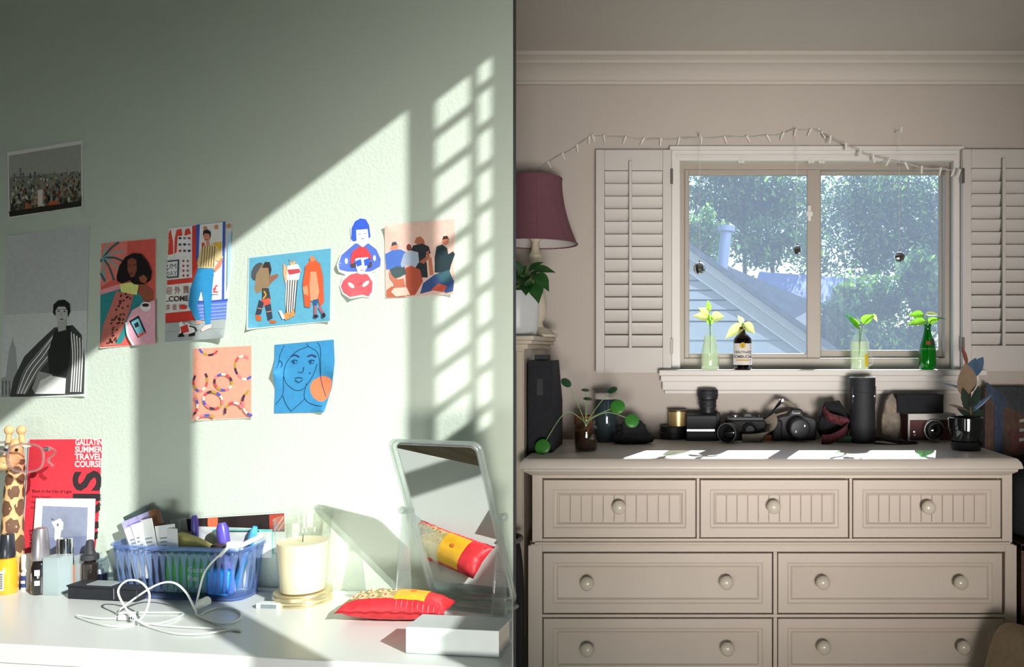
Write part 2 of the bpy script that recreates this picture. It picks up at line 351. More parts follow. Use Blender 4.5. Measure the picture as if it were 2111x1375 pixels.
# ------------------------------------------------------------------ shutters
M_SHUT = mat('shutter_paint', '#cbc6c2', rough=0.55, var=0.02, scale=8)
M_HINGE = mat('hinge_metal', '#6f6a63', rough=0.4, metal=0.7)
YSH = 3.045
def shutter(label, x0, x1, y0, y1, rodx, loutop, loubot, n, hinge_right, stile=18):
    q0 = P(x0, y1, YSH); q1 = P(x1, y0, YSH); w = q1.x - q0.x; h = q1.z - q0.z
    t = thing('window_shutter', label, 'shutter', (q0.x, YSH, q0.z)); k = YSH / F; s_ = stile * k; D = 0.026
    MB().box(0, s_, 0, D, 0, h).build('stile', M_SHUT, t, bevel=0.002)
    MB().box(w - s_, w, 0, D, 0, h).build('stile', M_SHUT, t, bevel=0.002)
    zt = h - (loutop - y0) * k; zb = (y1 - loubot) * k
    MB().box(s_, w - s_, 0.001, D - 0.001, zt, h).build('rail', M_SHUT, t, bevel=0.002)
    MB().box(s_, w - s_, 0.001, D - 0.001, 0, zb).build('rail', M_SHUT, t, bevel=0.002)
    p = (zt - zb) / n; a = math.radians(33)
    lm = None
    hw = p * 0.535
    for i in range(n):
        if lm is None:
            mb = MB(); prof = [(hw * math.cos(u) , 0.0042 * math.sin(u)) for u in [math.pi * 2 * j / 12 for j in range(12)]]
            vs = []
            for xx in (s_ + 0.001, w - s_ - 0.001):
                for (u, v) in prof: vs.append((xx, -v * math.cos(a) - u * math.sin(a) * 0.75, u * math.cos(a) - v * math.sin(a)))
            mb.add(vs, [tuple(range(12)), tuple(range(23, 11, -1))] + [(j, j + 12, (j + 1) % 12 + 12, (j + 1) % 12) for j in range(12)])
            lm = mb.mesh('louver', M_SHUT, 50)
        inst(lm, 'louver', t, (0, D / 2, zb + p * (i + 0.5)))
    rx = (rodx - x0) * k
    b = MB(); b.box(rx - 0.0055, rx + 0.0055, -0.020, -0.008, zb - 0.004, zt + 0.032); b.build('tilt_rod', M_SHUT, t, bevel=0.002)
    for zz in (h * 0.12, h * 0.88):
        hx = w if hinge_right else 0
        MB().box(hx - 0.004, hx + 0.006, -0.003, 0.006, zz - 0.028, zz + 0.028).build('hinge', M_HINGE, t, bevel=0.001)
    return t
shutter('white louvred shutter folded open on the wall beside the pink lamp', 1228, 1384, 308, 769, 1300, 351, 716, 14, True)
shutter('white louvred shutter folded open right of the window, partly out of frame', 1985, 2150, 307, 766, 2066, 346, 712, 14, False)
# ------------------------------------------------------------------ chest of drawers
M_DRS = mat('cream_dresser_paint', '#cfc2b6', rough=0.5, var=0.02, scale=7, coat=0.0)
M_KNOB = mat('cream_knob_paint', '#d8cfbf', rough=0.22, var=0.02, coat=0.5)
DTZ = CZ - 0.331; DF = 2.54
def PB(px, py): return P(px, py, F * 0.331 / (py - HY))
def Yb(py): return F * 0.331 / (py - HY)
def wb(mb, name, m, t, **k): return mb.build(name, m, t, loc=-t.location, **k)
bx0, bx1 = P(1097, 0, DF).x, P(2087, 0, DF).x
DR = thing('chest_of_drawers', 'wide cream chest of drawers with beadboard top row under the window', 'dresser', ((bx0 + bx1) / 2, DF + 0.24, 0))
BK = YB - 0.07
zsplit = P(0, 1120, DF).z
b = MB(); b.box(bx0, bx1, DF + 0.03, BK, zsplit, DTZ - 0.03); b.box(bx0 - 0.012, bx1 + 0.012, DF + 0.03, BK, 0.06, zsplit); wb(b, 'carcass', M_DRS, DR, bevel=0.002)
# top slab with stepped cornice
tx0, tx1 = P(1070, 0, 2.5).x, P(2110, 0, 2.5).x; zt = DTZ
b = MB()
def ring(x0, x1, y0, y1, z): return [(x0, y0, z), (x1, y0, z), (x1, y1, z), (x0, y1, z)]
levels = [(0.022, zt), (0.012, zt - 0.003), (0.004, zt - 0.013), (0.0, zt - 0.026), (0.0, zt - 0.032), (0.010, zt - 0.034), (0.012, zt - 0.042), (0.026, zt - 0.052), (0.032, zt - 0.056)]
vs = []
for o, z in levels: vs += ring(tx0 + o, tx1 - o, 2.5 + o, BK, z)
fs = [(0, 1, 2, 3)] + [(4 * i + k, 4 * i + (k + 1) % 4, 4 * i + 4 + (k + 1) % 4, 4 * i + 4 + k) for i in range(len(levels) - 1) for k in range(4)] + [tuple(4 * (len(levels) - 1) + k for k in (3, 2, 1, 0))]
b.add(vs, fs); wb(b, 'top', mat('cream_dresser_top_paint', '#cfc6bd', rough=0.38, var=0.02, scale=7), DR, bevel=0.0012)
# face frame
def rx(px): return P(px, 0, DF).x
def rz(py): return P(0, py, DF).z
ROWS = [(986, 1110, [(1118, 1436), (1442, 1751), (1757, 2066)], True), (1137, 1266, [(1118, 1594), (1602, 2069)], False), (1272, 1402, [(1118, 1594), (1602, 2072)], False), (1408, 1538, [(1118, 1594), (1602, 2072)], False)]
b = MB()
def fr(x0, x1, y0, y1, dep=0.0): b.box(rx(x0), rx(x1), DF + dep, DF + 0.04, rz(y1), rz(y0))
fr(1097, 1118, 972, 1118); fr(2066, 2087, 972, 1118); fr(1118, 2066, 966, 986); fr(1118, 2066, 1110, 1118); fr(1436, 1442, 986, 1110); fr(1751, 1757, 986, 1110)
fr(1089, 1118, 1124, 1584, -0.004); fr(2071, 2095, 1124, 1584, -0.004)
for y0, y1 in ((1124, 1137), (1266, 1272), (1402, 1408), (1538, 1560)): fr(1118, 2071, y0, y1, -0.004)
for y0, y1 in ((1137, 1266), (1272, 1402), (1408, 1538)): fr(1594, 1602, y0, y1, -0.004)
wb(b, 'face_frame', M_DRS, DR, bevel=0.0015)
b = MB(); b.box(rx(1103), rx(2081), DF - 0.011, DF + 0.02, rz(1121), rz(1116)); b.box(rx(1095), rx(2089), DF - 0.006, DF + 0.02, rz(1125), rz(1121)); wb(b, 'waist_moulding', M_DRS, DR, bevel=0.002)
b = MB(); b.box(rx(1089), rx(2095), DF - 0.012, BK, 0.0, rz(1560)); wb(b, 'plinth', M_DRS, DR, bevel=0.003)
knob = MB(); knob.lathe([(0.0, 0.0), (0.012, 0.0), (0.0125, 0.003), (0.008, 0.008), (0.0085, 0.012), (0.017, 0.017), (0.0215, 0.024), (0.0205, 0.032), (0.014, 0.038), (0.0, 0.0405)], 24, axis='y')
knob_me = knob.mesh('knob', M_KNOB, 60)
KN = {0: [(1277, 1044), (1594, 1043), (1911, 1044)], 1: [(1211, 1201, 1497, 1199), (1695, 1199, 1978, 1199)], 2: [(1211, 1337, 1499, 1335), (1697, 1332, 1984, 1332)], 3: [(1211, 1473, 1499, 1471), (1697, 1468, 1984, 1468)]}
for ri, (y0, y1, cols, bead) in enumerate(ROWS):
    for ci, (x0, x1) in enumerate(cols):
        g = 2.2; x0 += g; x1 -= g; ya = y0 + 4.0; yb = y1 - 1.5
        X0, X1, Z0, Z1 = rx(x0), rx(x1), rz(yb), rz(ya); k = DF / F
        prof = [(0, 0.022), (0, 0.0035), (0.0015, 0.002), (19 * k, 0.002), (22 * k, 0.005), (24 * k, 0.005), (27 * k, 0.0065), (30 * k, 0.011), (32 * k, 0.012)]
        b = MB(); vs = []
        for o, d in prof: vs += [(X0 + o, DF + d, Z0 + o), (X1 - o, DF + d, Z0 + o), (X1 - o, DF + d, Z1 - o), (X0 + o, DF + d, Z1 - o)]
        n = len(prof)
        b.add(vs, [(4 * i + q, 4 * i + (q + 1) % 4, 4 * i + 4 + (q + 1) % 4, 4 * i + 4 + q) for i in range(n - 1) for q in range(4)] + [tuple(4 * (n - 1) + q for q in range(4)), (3, 2, 1, 0)])
        d = wb(b, 'drawer', M_DRS, DR, smooth=25)
        if bead:
            npk = 11; wA, wB = X0 + 31.5 * k, X1 - 31.5 * k; w = (wB - wA) / npk; hz0, hz1 = Z0 + 31.5 * k, Z1 - 31.5 * k
            c = 0.0016; pk = MB()
            poly = [(0.0005, 0.006), (0.0005, 0.0022), (c + 0.0005, 0), (w - c - 0.0005, 0), (w - 0.0005, 0.0022), (w - 0.0005, 0.006)]
            pk.prism(poly, 0, hz1 - hz0, 'z'); pm = pk.mesh('plank', M_DRS, 20)
            for i in range(npk):
                o = inst(pm, 'plank', d, (wA + i * w, DF + 0.0075, hz0))
        kk = KN[ri][ci]; kk = [kk] if len(kk) == 2 else [kk[:2], kk[2:]]
        for (kx, ky) in kk: inst(knob_me, 'knob', d, (rx(kx), DF + (0.0075 if bead else 0.012), rz(ky)))

# ------------------------------------------------------------------ corner cabinet, lamp, potted plant
M_CAB = mat('cream_cabinet_paint', '#cfc3b2', rough=0.5, var=0.03, scale=6)
cx1 = -0.462; cx0 = cx1 - 0.42; cy0 = 2.62; czt = CZ + 0.043
CB = thing('corner_cabinet', 'tall cream cabinet left of the chest of drawers, under the lamp', 'cabinet', ((cx0 + cx1) / 2, 2.85, 0))
b = MB(); b.box(cx0, cx1, cy0, YB - 0.003, 0, czt - 0.04); wb(b, 'body', M_CAB, CB, bevel=0.003)
b = MB(); b.box(cx0 - 0.03, cx1 + 0.036, cy0 - 0.03, YB - 0.001, czt - 0.014, czt); b.box(cx0 - 0.024, cx1 + 0.028, cy0 - 0.024, YB - 0.001, czt - 0.026, czt - 0.014); b.box(cx0 - 0.012, cx1 + 0.014, cy0 - 0.012, YB - 0.001, czt - 0.042, czt - 0.026); wb(b, 'cornice', M_CAB, CB, bevel=0.003)
b = MB(); b.box(cx1 - 0.024, cx1 - 0.003, cy0 - 0.006, cy0, 0.1, czt - 0.05); b.box(cx0 + 0.003, cx0 + 0.024, cy0 - 0.006, cy0, 0.1, czt - 0.05); wb(b, 'pilaster', M_CAB, CB, bevel=0.002)
b = MB(); b.box(cx0 + 0.03, cx1 - 0.03, cy0 - 0.008, cy0, 0.12, czt - 0.07); wb(b, 'door', M_CAB, CB, bevel=0.003)
M_SHADE = mat('burgundy_lamp_fabric', '#80545e', rough=0.9, var=0.06, scale=60, trans=0.15)
M_SHIN = mat('white_shade_lining', '#d9d4d2', rough=0.8, var=0.02, trans=0.2)
M_LBASE = mat('ivory_lamp_base', '#cdc4af', rough=0.45, var=0.04)
YLm = 2.88; lk = YLm / F
LP = thing('table_lamp', 'table lamp with burgundy bell shade and ivory turned base on the cabinet', 'lamp', (P(1104, 0, YLm).x, YLm, czt))
def zl(py): return P(0, py, YLm).z - czt
b = MB(); hb = zl(500)
b.lathe([(0.0, 0), (0.075, 0), (0.078, 0.008), (0.06, 0.016), (0.052, 0.026), (0.03, 0.034), (0.024, 0.05), (0.036, 0.075), (0.040, 0.10), (0.034, 0.13), (0.020, 0.19), (0.016, 0.24), (0.021, 0.27), (0.024, 0.285), (0.015, 0.30), (0.012, hb), (0.024, hb + 0.012), (0.026, hb + 0.02), (0.010, hb + 0.03), (0.010, hb + 0.06), (0.0, hb + 0.06)], 28)
b.build('base', M_LBASE, LP)
zb0, zb1 = zl(502), zl(368); hh = zb1 - zb0
def shprof(o=0.0): return [((86 - 34 * (1 - (1 - u) ** 1.9) + 2 * u) * lk - o, zb0 + hh * u) for u in [i / 12 for i in range(13)]]
b = MB(); b.lathe(shprof(), 32, M_SHADE, cap=False); sh = b.build('lamp_shade', M_SHADE, LP)
b = MB(); b.lathe(shprof(0.0015), 32, M_SHIN, cap=False); b.build('shade_lining', M_SHIN, sh)
for zz, rr in ((zb0, shprof()[0][0]), (zb1, shprof()[-1][0])):
    b = MB(); b.tube([(rr * math.cos(a), rr * math.sin(a), zz) for a in [2 * math.pi * i / 40 for i in range(41)]], 0.003, 6, cap=False); b.build('trim_band', M_SHADE, sh)
for i in range(8):
    a = 2 * math.pi * i / 8 + 0.2; b = MB(); b.tube([(r * math.cos(a), r * math.sin(a), z) for r, z in shprof()], 0.0012, 5); b.build('seam', M_SHADE, sh)
b = MB(); b.lathe([(0, 0), (0.014, 0), (0.03, 0.03), (0.03, 0.05), (0.018, 0.075), (0, 0.08)], 16, c=(0, 0, hb + 0.055)); b.build('bulb', mat('frosted_bulb', '#e8e6e0', rough=0.3), LP)
M_POTW = mat('white_glazed_pot', '#d5d8da', rough=0.35, var=0.02)
M_SOIL = mat('dark_soil', '#3a2d24', rough=0.95, var=0.3, scale=150, bump=0.6)
M_POTH = mat('pothos_leaf', '#2c5a2a', rough=0.38, var=0.22, scale=40, trans=0.15)
M_STEM = mat('green_stem', '#5d8a4a', rough=0.5, var=0.1)
Yp = 2.69; pk_ = Yp / F
PT = thing('potted_pothos', 'leafy green pothos in a white pot on the cabinet below the lamp', 'plant', (P(1066, 0, Yp).x, Yp, czt))
ph = P(0, 601, Yp).z - czt
pr = 46 * pk_
b = MB(); b.lathe([(0, 0), (pr * 0.74, 0), (pr * 0.86, 0.010), (pr * 0.93, 0.03), (pr, ph - 0.012), (pr * 0.99, ph), (pr * 0.93, ph), (pr * 0.92, ph - 0.015), (0, ph - 0.015)], 36); b.build('pot', M_POTW, PT)
b = MB(); b.lathe([(0, 0), (pr * 0.90, 0.0)], 24, c=(0, 0, ph - 0.013), cap=False); b.build('soil', M_SOIL, PT)
LV = [(1103, 548, 0.055, (0.6, -0.3, 0.5)), (1122, 556, 0.066, (1.0, -0.1, 0.05)), (1118, 580, 0.07, (0.75, -0.5, -0.7)), (1105, 600, 0.075, (0.35, -0.7, -0.9)), (1078, 575, 0.07, (0.1, -0.8, -0.2)), (1066, 548, 0.06, (-0.2, -0.4, 0.6)), (1040, 560, 0.07, (-0.8, -0.4, 0.2)), (1085, 595, 0.06, (0.1, -1.0, -0.4)), (1045, 590, 0.07, (-0.6, -0.8, -0.3)), (1095, 565, 0.06, (0.5, -0.8, 0.1)), (1060, 585, 0.06, (-0.1, -1.0, -0.1)), (1075, 558, 0.05, (0.3, 0.2, 0.6))]
for px, py, L, d in LV:
    q = P(px, py, Yp - 0.02 + 0.06 * d[1]) - PT.location; d = Vector(d); st = q - d.normalized() * L * 0.45
    o = leaf_mesh(L, L * 0.72, droop=0.22, fold=0.3, tip=1.0, heart=1.0, m=M_POTH).build('leaf', M_POTH, PT, loc=st, rot=orient(d + Vector((0, 0.0, 0)), up=(0, -0.6, 0.8)))
    s0 = Vector((q.x * 0.25, q.y * 0.25, ph - 0.013)); md = (s0 + st) / 2 + Vector((0, 0, 0.035))
    b = MB(); b.tube(smooth_path([s0, md, st], 5), 0.0016, 6); b.build('stem', M_STEM, PT)

# ------------------------------------------------------------------ things on the chest of drawers
M_BLK = mat('matte_black_plastic', '#202329', rough=0.5, var=0.1)
M_BLK2 = mat('black_leatherette', '#24262c', rough=0.6, var=0.2, scale=90, bump=0.3, bscale=500)
M_BLKF = mat('black_fabric', '#1e2026', rough=0.9, var=0.2, scale=60, bump=0.3, bscale=400)
M_SILV = mat('brushed_silver', '#b5b6b8', rough=0.3, metal=0.9, var=0.06)
M_GOLD = mat('brushed_gold', '#cdb27c', rough=0.35, metal=0.5, var=0.06)
M_LENS = mat('lens_glass', '#0d1016', rough=0.06, var=0.05, coat=1.0)
M_GREY = mat('grey_webbing', '#8d8578', rough=0.9, var=0.08, scale=80)
M_WHT = mat('white_print', '#dcdcdc', rough=0.7, var=0.02)
# magazine file
q = PB(1139, 933); kk = q.y / F; MF = thing('magazine_file', 'tall black magazine file standing at the left end of the chest of drawers', 'magazine file', (q.x, q.y, DTZ))
hgt = 190 * kk; wd = 52 * kk; dp = 0.245
b = MB()
prof = [(0, 0), (dp, 0), (dp, hgt * 0.5), (dp * 0.62, hgt * 1.0), (0, hgt)]
for xx0, xx1 in ((-0.003, 0), (-wd, -wd + 0.003)): b.prism(prof, xx0, xx1, 'x')
b.box(-wd, 0, 0, 0.003, 0, hgt); b.box(-wd, 0, 0, dp, 0, 0.003); b.box(-wd, 0, dp - 0.003, dp, 0, hgt * 0.5); b.build('body', M_BLKF, MF, bevel=0.0008)
b = MB(); b.box(-wd + 0.02, -wd + 0.06, 0.02, 0.10, 0.01, hgt + 0.018); b.build('contents', mat('dark_papers', '#2f3238', rough=0.8, var=0.3, scale=90), MF)
b = MB(); b.box(-wd * 0.62, -wd * 0.38, -0.001, 0, hgt * 0.62, hgt * 0.8); b.build('label_holder', M_BLK2, MF)
# jar with pilea
M_JAR = glass('jar_glass', '#f2f6f3', gloss=0.08)
M_WATER = glass('root_water', '#a58d76', gloss=0.03, diffuse=0.25, dcol='#6b4a34')
M_PIL = mat('pilea_leaf', '#3f8a33', rough=0.4, var=0.15, scale=60, trans=0.25)
M_PILD = mat('pilea_leaf_dark', '#23502c', rough=0.4, var=0.15, scale=60, trans=0.15)
q = PB(1208, 931); jy = q.y + 0.03; k = jy / F
JP = thing('pilea_cutting', 'pilea cutting with round leaves in a glass jar of water on the chest of drawers', 'plant', (P(1208, 0, jy).x, jy, DTZ))
jr = 23.5 * k; jh = (933 - 868) * k
b = MB(); b.lathe([(jr * 0.9, 0.001), (jr, 0.006), (jr, jh * 0.70), (jr * 0.95, jh * 0.76), (jr * 0.80, jh * 0.80), (jr * 0.80, jh * 0.84), (jr * 0.86, jh * 0.86), (jr * 0.80, jh * 0.885), (jr * 0.86, jh * 0.91), (jr * 0.80, jh * 0.94), (jr * 0.83, jh)], 32, cap=False); b.lathe([(0, 0.001), (jr * 0.9, 0.001)], 32, cap=False); b.build('jar', M_JAR, JP, smooth=60)
b = MB(); b.lathe([(0, 0.003), (jr * 0.9, 0.004), (jr * 0.96, 0.01), (jr * 0.96, jh * 0.62), (0, jh * 0.62)], 24); b.build('water', M_WATER, JP)
b = MB()
for i in range(16):
    a = random.uniform(0, 6.28); p0 = Vector((0, 0, jh * 0.8)); pts = [p0] + [Vector((math.cos(a) * jr * 0.2 * j + random.uniform(-.004, .004), math.sin(a) * jr * 0.2 * j, jh * (0.8 - 0.19 * j))) for j in range(1, 5)]
    b.tube(smooth_path(pts, 4), 0.0009, 5)
b.build('roots', mat('brown_roots', '#6e4a35', rough=0.8, var=0.3), JP)
for px, py, rr, mm, d, n_ in [(1168, 788, 12, M_PILD, 0.0, (0.5, -0.6, 0.6)), (1207, 803, 9, M_PILD, 0.05, (0.1, -0.25, 1)), (1212, 821, 10, M_PILD, 0.03, (0.1, -0.25, 1)), (1262, 803, 11, M_PILD, 0.05, (-0.3, -0.5, 0.7)), (1273, 838, 15.5, M_PIL, 0.0, (-0.1, -1, 0.4)), (1303, 867, 14.5, M_PIL, -0.02, (0.15, -1, 0.35)), (1118, 921, 15.5, M_PIL, -0.10, (-0.1, -1, 0.3))]:
    c = P(px, py, jy + d) - JP.location; r = rr * k; nn = Vector(n_).normalized()
    b = MB(); b.lathe([(0, 0.0012), (r * 0.5, 0.0008), (r * 0.85, 0.0), (r, -0.0025)], 20, cap=False); o = b.build('leaf', mm, JP, loc=c, rot=nn.to_track_quat('Z', 'Y').to_euler())
    p0 = Vector((0, 0, jh * 0.75)); side = 1 if px > 1208 else -1
    mid = Vector((c.x * 0.5, c.y * 0.5, max(c.z * 0.5 + jh * 0.5, jh * 1.02) + (0.02 if py > 860 else 0.0)))
    b = MB(); b.tube(smooth_path([p0, Vector((c.x * 0.12, 0, jh * 1.0)), mid, c + Vector((0, 0.004, 0))], 6), 0.0013, 6); b.build('stem', mat('pale_green_stem', '#8fae78', rough=0.5), JP)
# storage jar with white lid
q = PB(1250, 910); k = q.y / F
SJ = thing('storage_jar', 'grey glass storage jar with a white lid behind the pilea', 'jar', (q.x, q.y, DTZ)); r = 24 * k; h = (910 - 822) * k
b = MB(); b.lathe([(0, 0.001), (r * 0.95, 0.001), (r, 0.006), (r, h * 0.9), (r * 0.9, h)], 28); b.build('jar', glass('smoky_glass', '#8fa3a8', gloss=0.06, diffuse=0.55, dcol='#5f6f78'), SJ)
b = MB(); b.lathe([(0, h), (r * 1.06, h), (r * 1.08, h + 0.004), (r * 1.08, h + 0.014), (r, h + 0.019), (0, h + 0.02)], 28); b.build('lid', mat('white_lid', '#cfc9c2', rough=0.5), SJ)
b = MB(); lm = leaf_mesh(0.028, 0.026, 0.1, 0.4); lm.build('ornament', mat('teal_ornament', '#2f8f9c', rough=0.4), SJ, loc=(0.006, -0.01, h + 0.022), rot=(0.4, -0.6, 0.3))
# terracotta pot with seedlings
q = PB(1203, 913); k = q.y / F
TP = thing('terracotta_pot', 'small terracotta pot with dark seedlings behind the jar', 'plant pot', (q.x, q.y, DTZ)); r = 19 * k; h = 56 * k
b = MB(); b.lathe([(0, 0), (r * 0.7, 0), (r * 0.92, h * 0.7), (r, h * 0.7), (r, h), (r * 0.9, h), (r * 0.88, h * 0.88), (0, h * 0.88)], 24); b.build('pot', mat('terracotta', '#a8673f', rough=0.85, var=0.15), TP)
for i in range(7):
    a = i * 0.9; d = Vector((math.cos(a), math.sin(a), 1.1)); leaf_mesh(0.026, 0.012, 0.3, 0.2).build('leaf', mat('dark_seedling', '#4a3a30', rough=0.6, var=0.2), TP, loc=(0, 0, h * 0.86), rot=orient(d))
# soft bags as crumpled cushions
def crumple(name, label, cat, px0, px1, py0, py1, basepy, dp, m, seed, ztaper=0.6, lump=0.18, bend=None):
    q = PB((px0 + px1) / 2, basepy); k = q.y / F; w = (px1 - px0) * k / 2; h = (py1 - py0) * k
    b = MB(); b.ball((0, 0, 0), 1, 1, 1, None, 36, 22)
    out = []
    for v in b.v:
        v = Vector(v); n_ = noise.noise(v * 1.6 + Vector((seed, 0, 0))) * lump + noise.noise(v * 4 + Vector((0, seed, 0))) * lump * 0.4
        z = (v.z * 0.5 + 0.5); s_ = 1 + n_
        x = math.copysign(abs(v.x) ** 0.75, v.x) * w * s_ * (1 - ztaper * 0.5 * z); y = v.y * dp * s_ * (1 - ztaper * 0.4 * z)
        zz = max(0.0, z * h * (1 + n_ * 0.8) - 0.004)
        if bend: x, zz = bend(x / w, zz / h, w, h)
        out.append((x, y, zz))
    b.v = out
    o = b.build(name, m, None, loc=(q.x, q.y + dp * 0.6, DTZ)); return tag(o, label, cat)
crumple('drawstring_pouch', 'crumpled black drawstring pouch lying beside the pilea jar', 'pouch', 1246, 1358, 866, 916, 916, 0.042, M_BLKF, 3.0, 1.2, 0.34)
# gold tin on a black lens cap box
q = PB(1388, 907); k = q.y / F
o = MB(); o.lathe([(0, 0), (27 * k, 0), (28 * k, 0.002), (28 * k, 13 * k), (26 * k, 14 * k), (26 * k, 25 * k), (27 * k, 27 * k), (0, 27 * k)], 32); tag(o.build('spare_lens', M_BLK, None, loc=(q.x, q.y + 28 * k, DTZ)), 'short black lens lying flat under the gold tin', 'lens')
GT = thing('gold_tin', 'small gold tin standing on the short black lens', 'tin', (P(1398, 0, q.y).x, q.y + 28 * k, DTZ + 27.1 * k))
b = MB(); r = 20 * k; b.lathe([(0, 0), (r, 0), (r, 30 * k), (0, 30 * k)], 32); b.build('body', M_GOLD, GT); b = MB(); b.lathe([(0, 30 * k), (r * 1.05, 30 * k), (r * 1.05, 33 * k), (0, 33 * k)], 32); b.build('lid', mat('dark_tin_lid', '#55493a', rough=0.4, metal=0.6), GT)
# instant camera with a zoom lens standing on it
q = PB(1447, 909); k = q.y / F
IC = thing('instant_camera', 'boxy black instant camera with a silver strip beside the gold tin', 'camera', (q.x, q.y, DTZ))
w = 32 * k
b = MB(); b.prism([(0.0, 0), (0.10, 0), (0.10, 50 * k), (0.035, 56 * k), (0.012, 52 * k), (0.004, 24 * k), (0, 20 * k)], -w, w, 'x'); b.build('body', M_BLK, IC, bevel=0.003)
b = MB(); b.box(-w + 0.002, w - 0.010, -0.002, 0.006, 20 * k, 24 * k); b.build('silver_strip', M_SILV, IC)
b = MB(); b.box(w - 0.004, w + 0.010, 0.01, 0.09, 0.0, 58 * k); b.build('hand_grip', M_BLK2, IC, bevel=0.004)
vs, fs = text_geo('Instant', 0.010); b = MB(); b.add([(x - w + 0.008, -0.0006, z + 10 * k) for x, z in vs], fs); b.build('lettering', mat('dim_print', '#70747a', rough=0.7), IC, smooth=0)
ZL = thing('zoom_lens', 'black zoom lens standing upright on the boxy instant camera', 'lens', (P(1461, 0, q.y).x, q.y + 0.06, DTZ + 56.2 * k)); r = 15 * k
b = MB(); b.lathe([(0, 0), (r * 0.95, 0), (r * 0.95, 8 * k), (r * 1.12, 9 * k), (r * 1.16, 26 * k), (r * 1.2, 27 * k), (r * 1.38, 29 * k), (r * 1.38, 48 * k), (r * 1.33, 49 * k), (0, 49 * k)], 32); b.build('barrel', M_BLK, ZL)
for z0 in (12, 20, 34, 40):
    b = MB(); b.lathe([((1.17 if z0 < 28 else 1.4) * r, z0 * k), ((1.19 if z0 < 28 else 1.42) * r, (z0 + 1) * k), ((1.19 if z0 < 28 else 1.42) * r, (z0 + 4) * k), ((1.17 if z0 < 28 else 1.4) * r, (z0 + 5) * k)], 40, ribs=0.012); b.build('grip_ring', M_BLK2, ZL)
# lens lying on its side
q = PB(1498, 914); k = q.y / F; r = 21 * k
PL = thing('prime_lens', 'black lens lying on its side with its glass facing the room', 'lens', (q.x, q.y, DTZ), -0.45)
b = MB(); b.lathe([(0, -0.05), (r * 0.8, -0.05), (r * 0.82, -0.036), (r * 0.98, -0.032), (r, 0), (r * 0.9, 0.002), (r * 0.82, -0.006), (r * 0.6, -0.016)], 32, axis='y', c=(0, 0, r), cap=False); b.build('barrel', M_BLK, PL)
b = MB(); b.lathe([(r * 0.62, -0.016), (r * 0.4, -0.012), (0, -0.010)], 28, axis='y', c=(0, 0, r), cap=False); b.build('front_element', M_LENS, PL)
b = MB(); b.tube([(r * 0.95 * math.cos(a), -0.001, r + r * 0.95 * math.sin(a)) for a in [i * math.pi / 20 for i in range(41)]], 0.0012, 6); b.build('filter_ring', M_SILV, PL)
# film camera
q = PB(1543, 909); k = q.y / F
FC = thing('film_camera', 'black film camera body with round dial behind the lying lens', 'camera', (q.x, q.y + 0.02, DTZ))
w = 46 * k
b = MB(); b.box(-w, w, 0, 0.035, 0, 42 * k); b.build('body', M_BLK2, FC, bevel=0.006); b = MB(); b.box(-w * 0.96, w * 0.96, 0.001, 0.034, 41 * k, 48 * k); b.prism([(-0.018, 48 * k), (0.018, 48 * k), (0.010, 56 * k), (-0.010, 56 * k)], 0.003, 0.030, 'y'); b.build('top_plate', M_BLK, FC, bevel=0.002)
for xx, rr in ((-0.045, 0.011), (0.042, 0.009)):
    b = MB(); b.lathe([(0, 0), (rr, 0), (rr, 0.006), (0, 0.0065)], 20, c=(xx, 0.017, 48 * k), ribs=0.02); b.build('dial', M_SILV if xx < 0 else M_BLK, FC)
b = MB(); b.lathe([(0.026, 0), (0.026, 0.02), (0.022, 0.022), (0.016, 0.014), (0, 0.012)], 28, axis='y', c=(0.006, 0, 22 * k)); b.build('lens', M_BLK, FC)
# straps as folded bands
def band(path, width, n_dir, m, name, parent=None, loc=(0, 0, 0), th=0.0015):
    pts = smooth_path(path, 8); b = MB(); N = len(pts)
    def off(i):
        d = (pts[min(i + 1, N - 1)] - pts[max(i - 1, 0)]).normalized(); t_ = i / (N - 1); nd = Vector(n_dir[0]).lerp(Vector(n_dir[1]), t_)
        return (nd - d * nd.dot(d)).normalized() * width / 2
    vs = []
    for i, p in enumerate(pts): o = off(i); vs += [p - o, p + o]
    b.add(vs, [(2 * i, 2 * i + 1, 2 * i + 3, 2 * i + 2) for i in range(N - 1)]); return b.build(name, m, parent, loc=loc, solid=th)
def W3(px, py, y): return P(px, py, y + 0.165)
ST = thing('camera_strap', 'grey and black neck strap looping up between the two cameras', 'strap', P(1575, 909, 2.95))
L_ = -ST.location
band([W3(1530, 907, 2.77), W3(1560, 905, 2.765), W3(1582, 892, 2.77), W3(1592, 872, 2.78), W3(1586, 858, 2.80)], 0.045, ((0, -0.3, 1), (0.8, -0.5, 0)), M_GREY, 'webbing', ST, L_)
band([W3(1584, 858, 2.80), W3(1597, 842, 2.82), W3(1612, 826, 2.83)], 0.024, ((0.6, 0, 0.8), (0.6, 0, 0.8)), M_BLK, 'leather_end', ST, L_)
band([W3(1612, 828, 2.83), W3(1632, 836, 2.85), W3(1633, 848, 2.86), W3(1610, 855, 2.85), W3(1586, 862, 2.84)], 0.02, ((0, -0.6, 0.8), (0, -0.6, 0.8)), M_GREY, 'webbing', ST, L_)
b = MB(); p_ = W3(1612, 824, 2.828) - ST.location; b.box(p_.x - 0.009, p_.x + 0.006, p_.y - 0.002, p_.y + 0.002, p_.z - 0.006, p_.z + 0.002); b.build('buckle', M_SILV, ST)
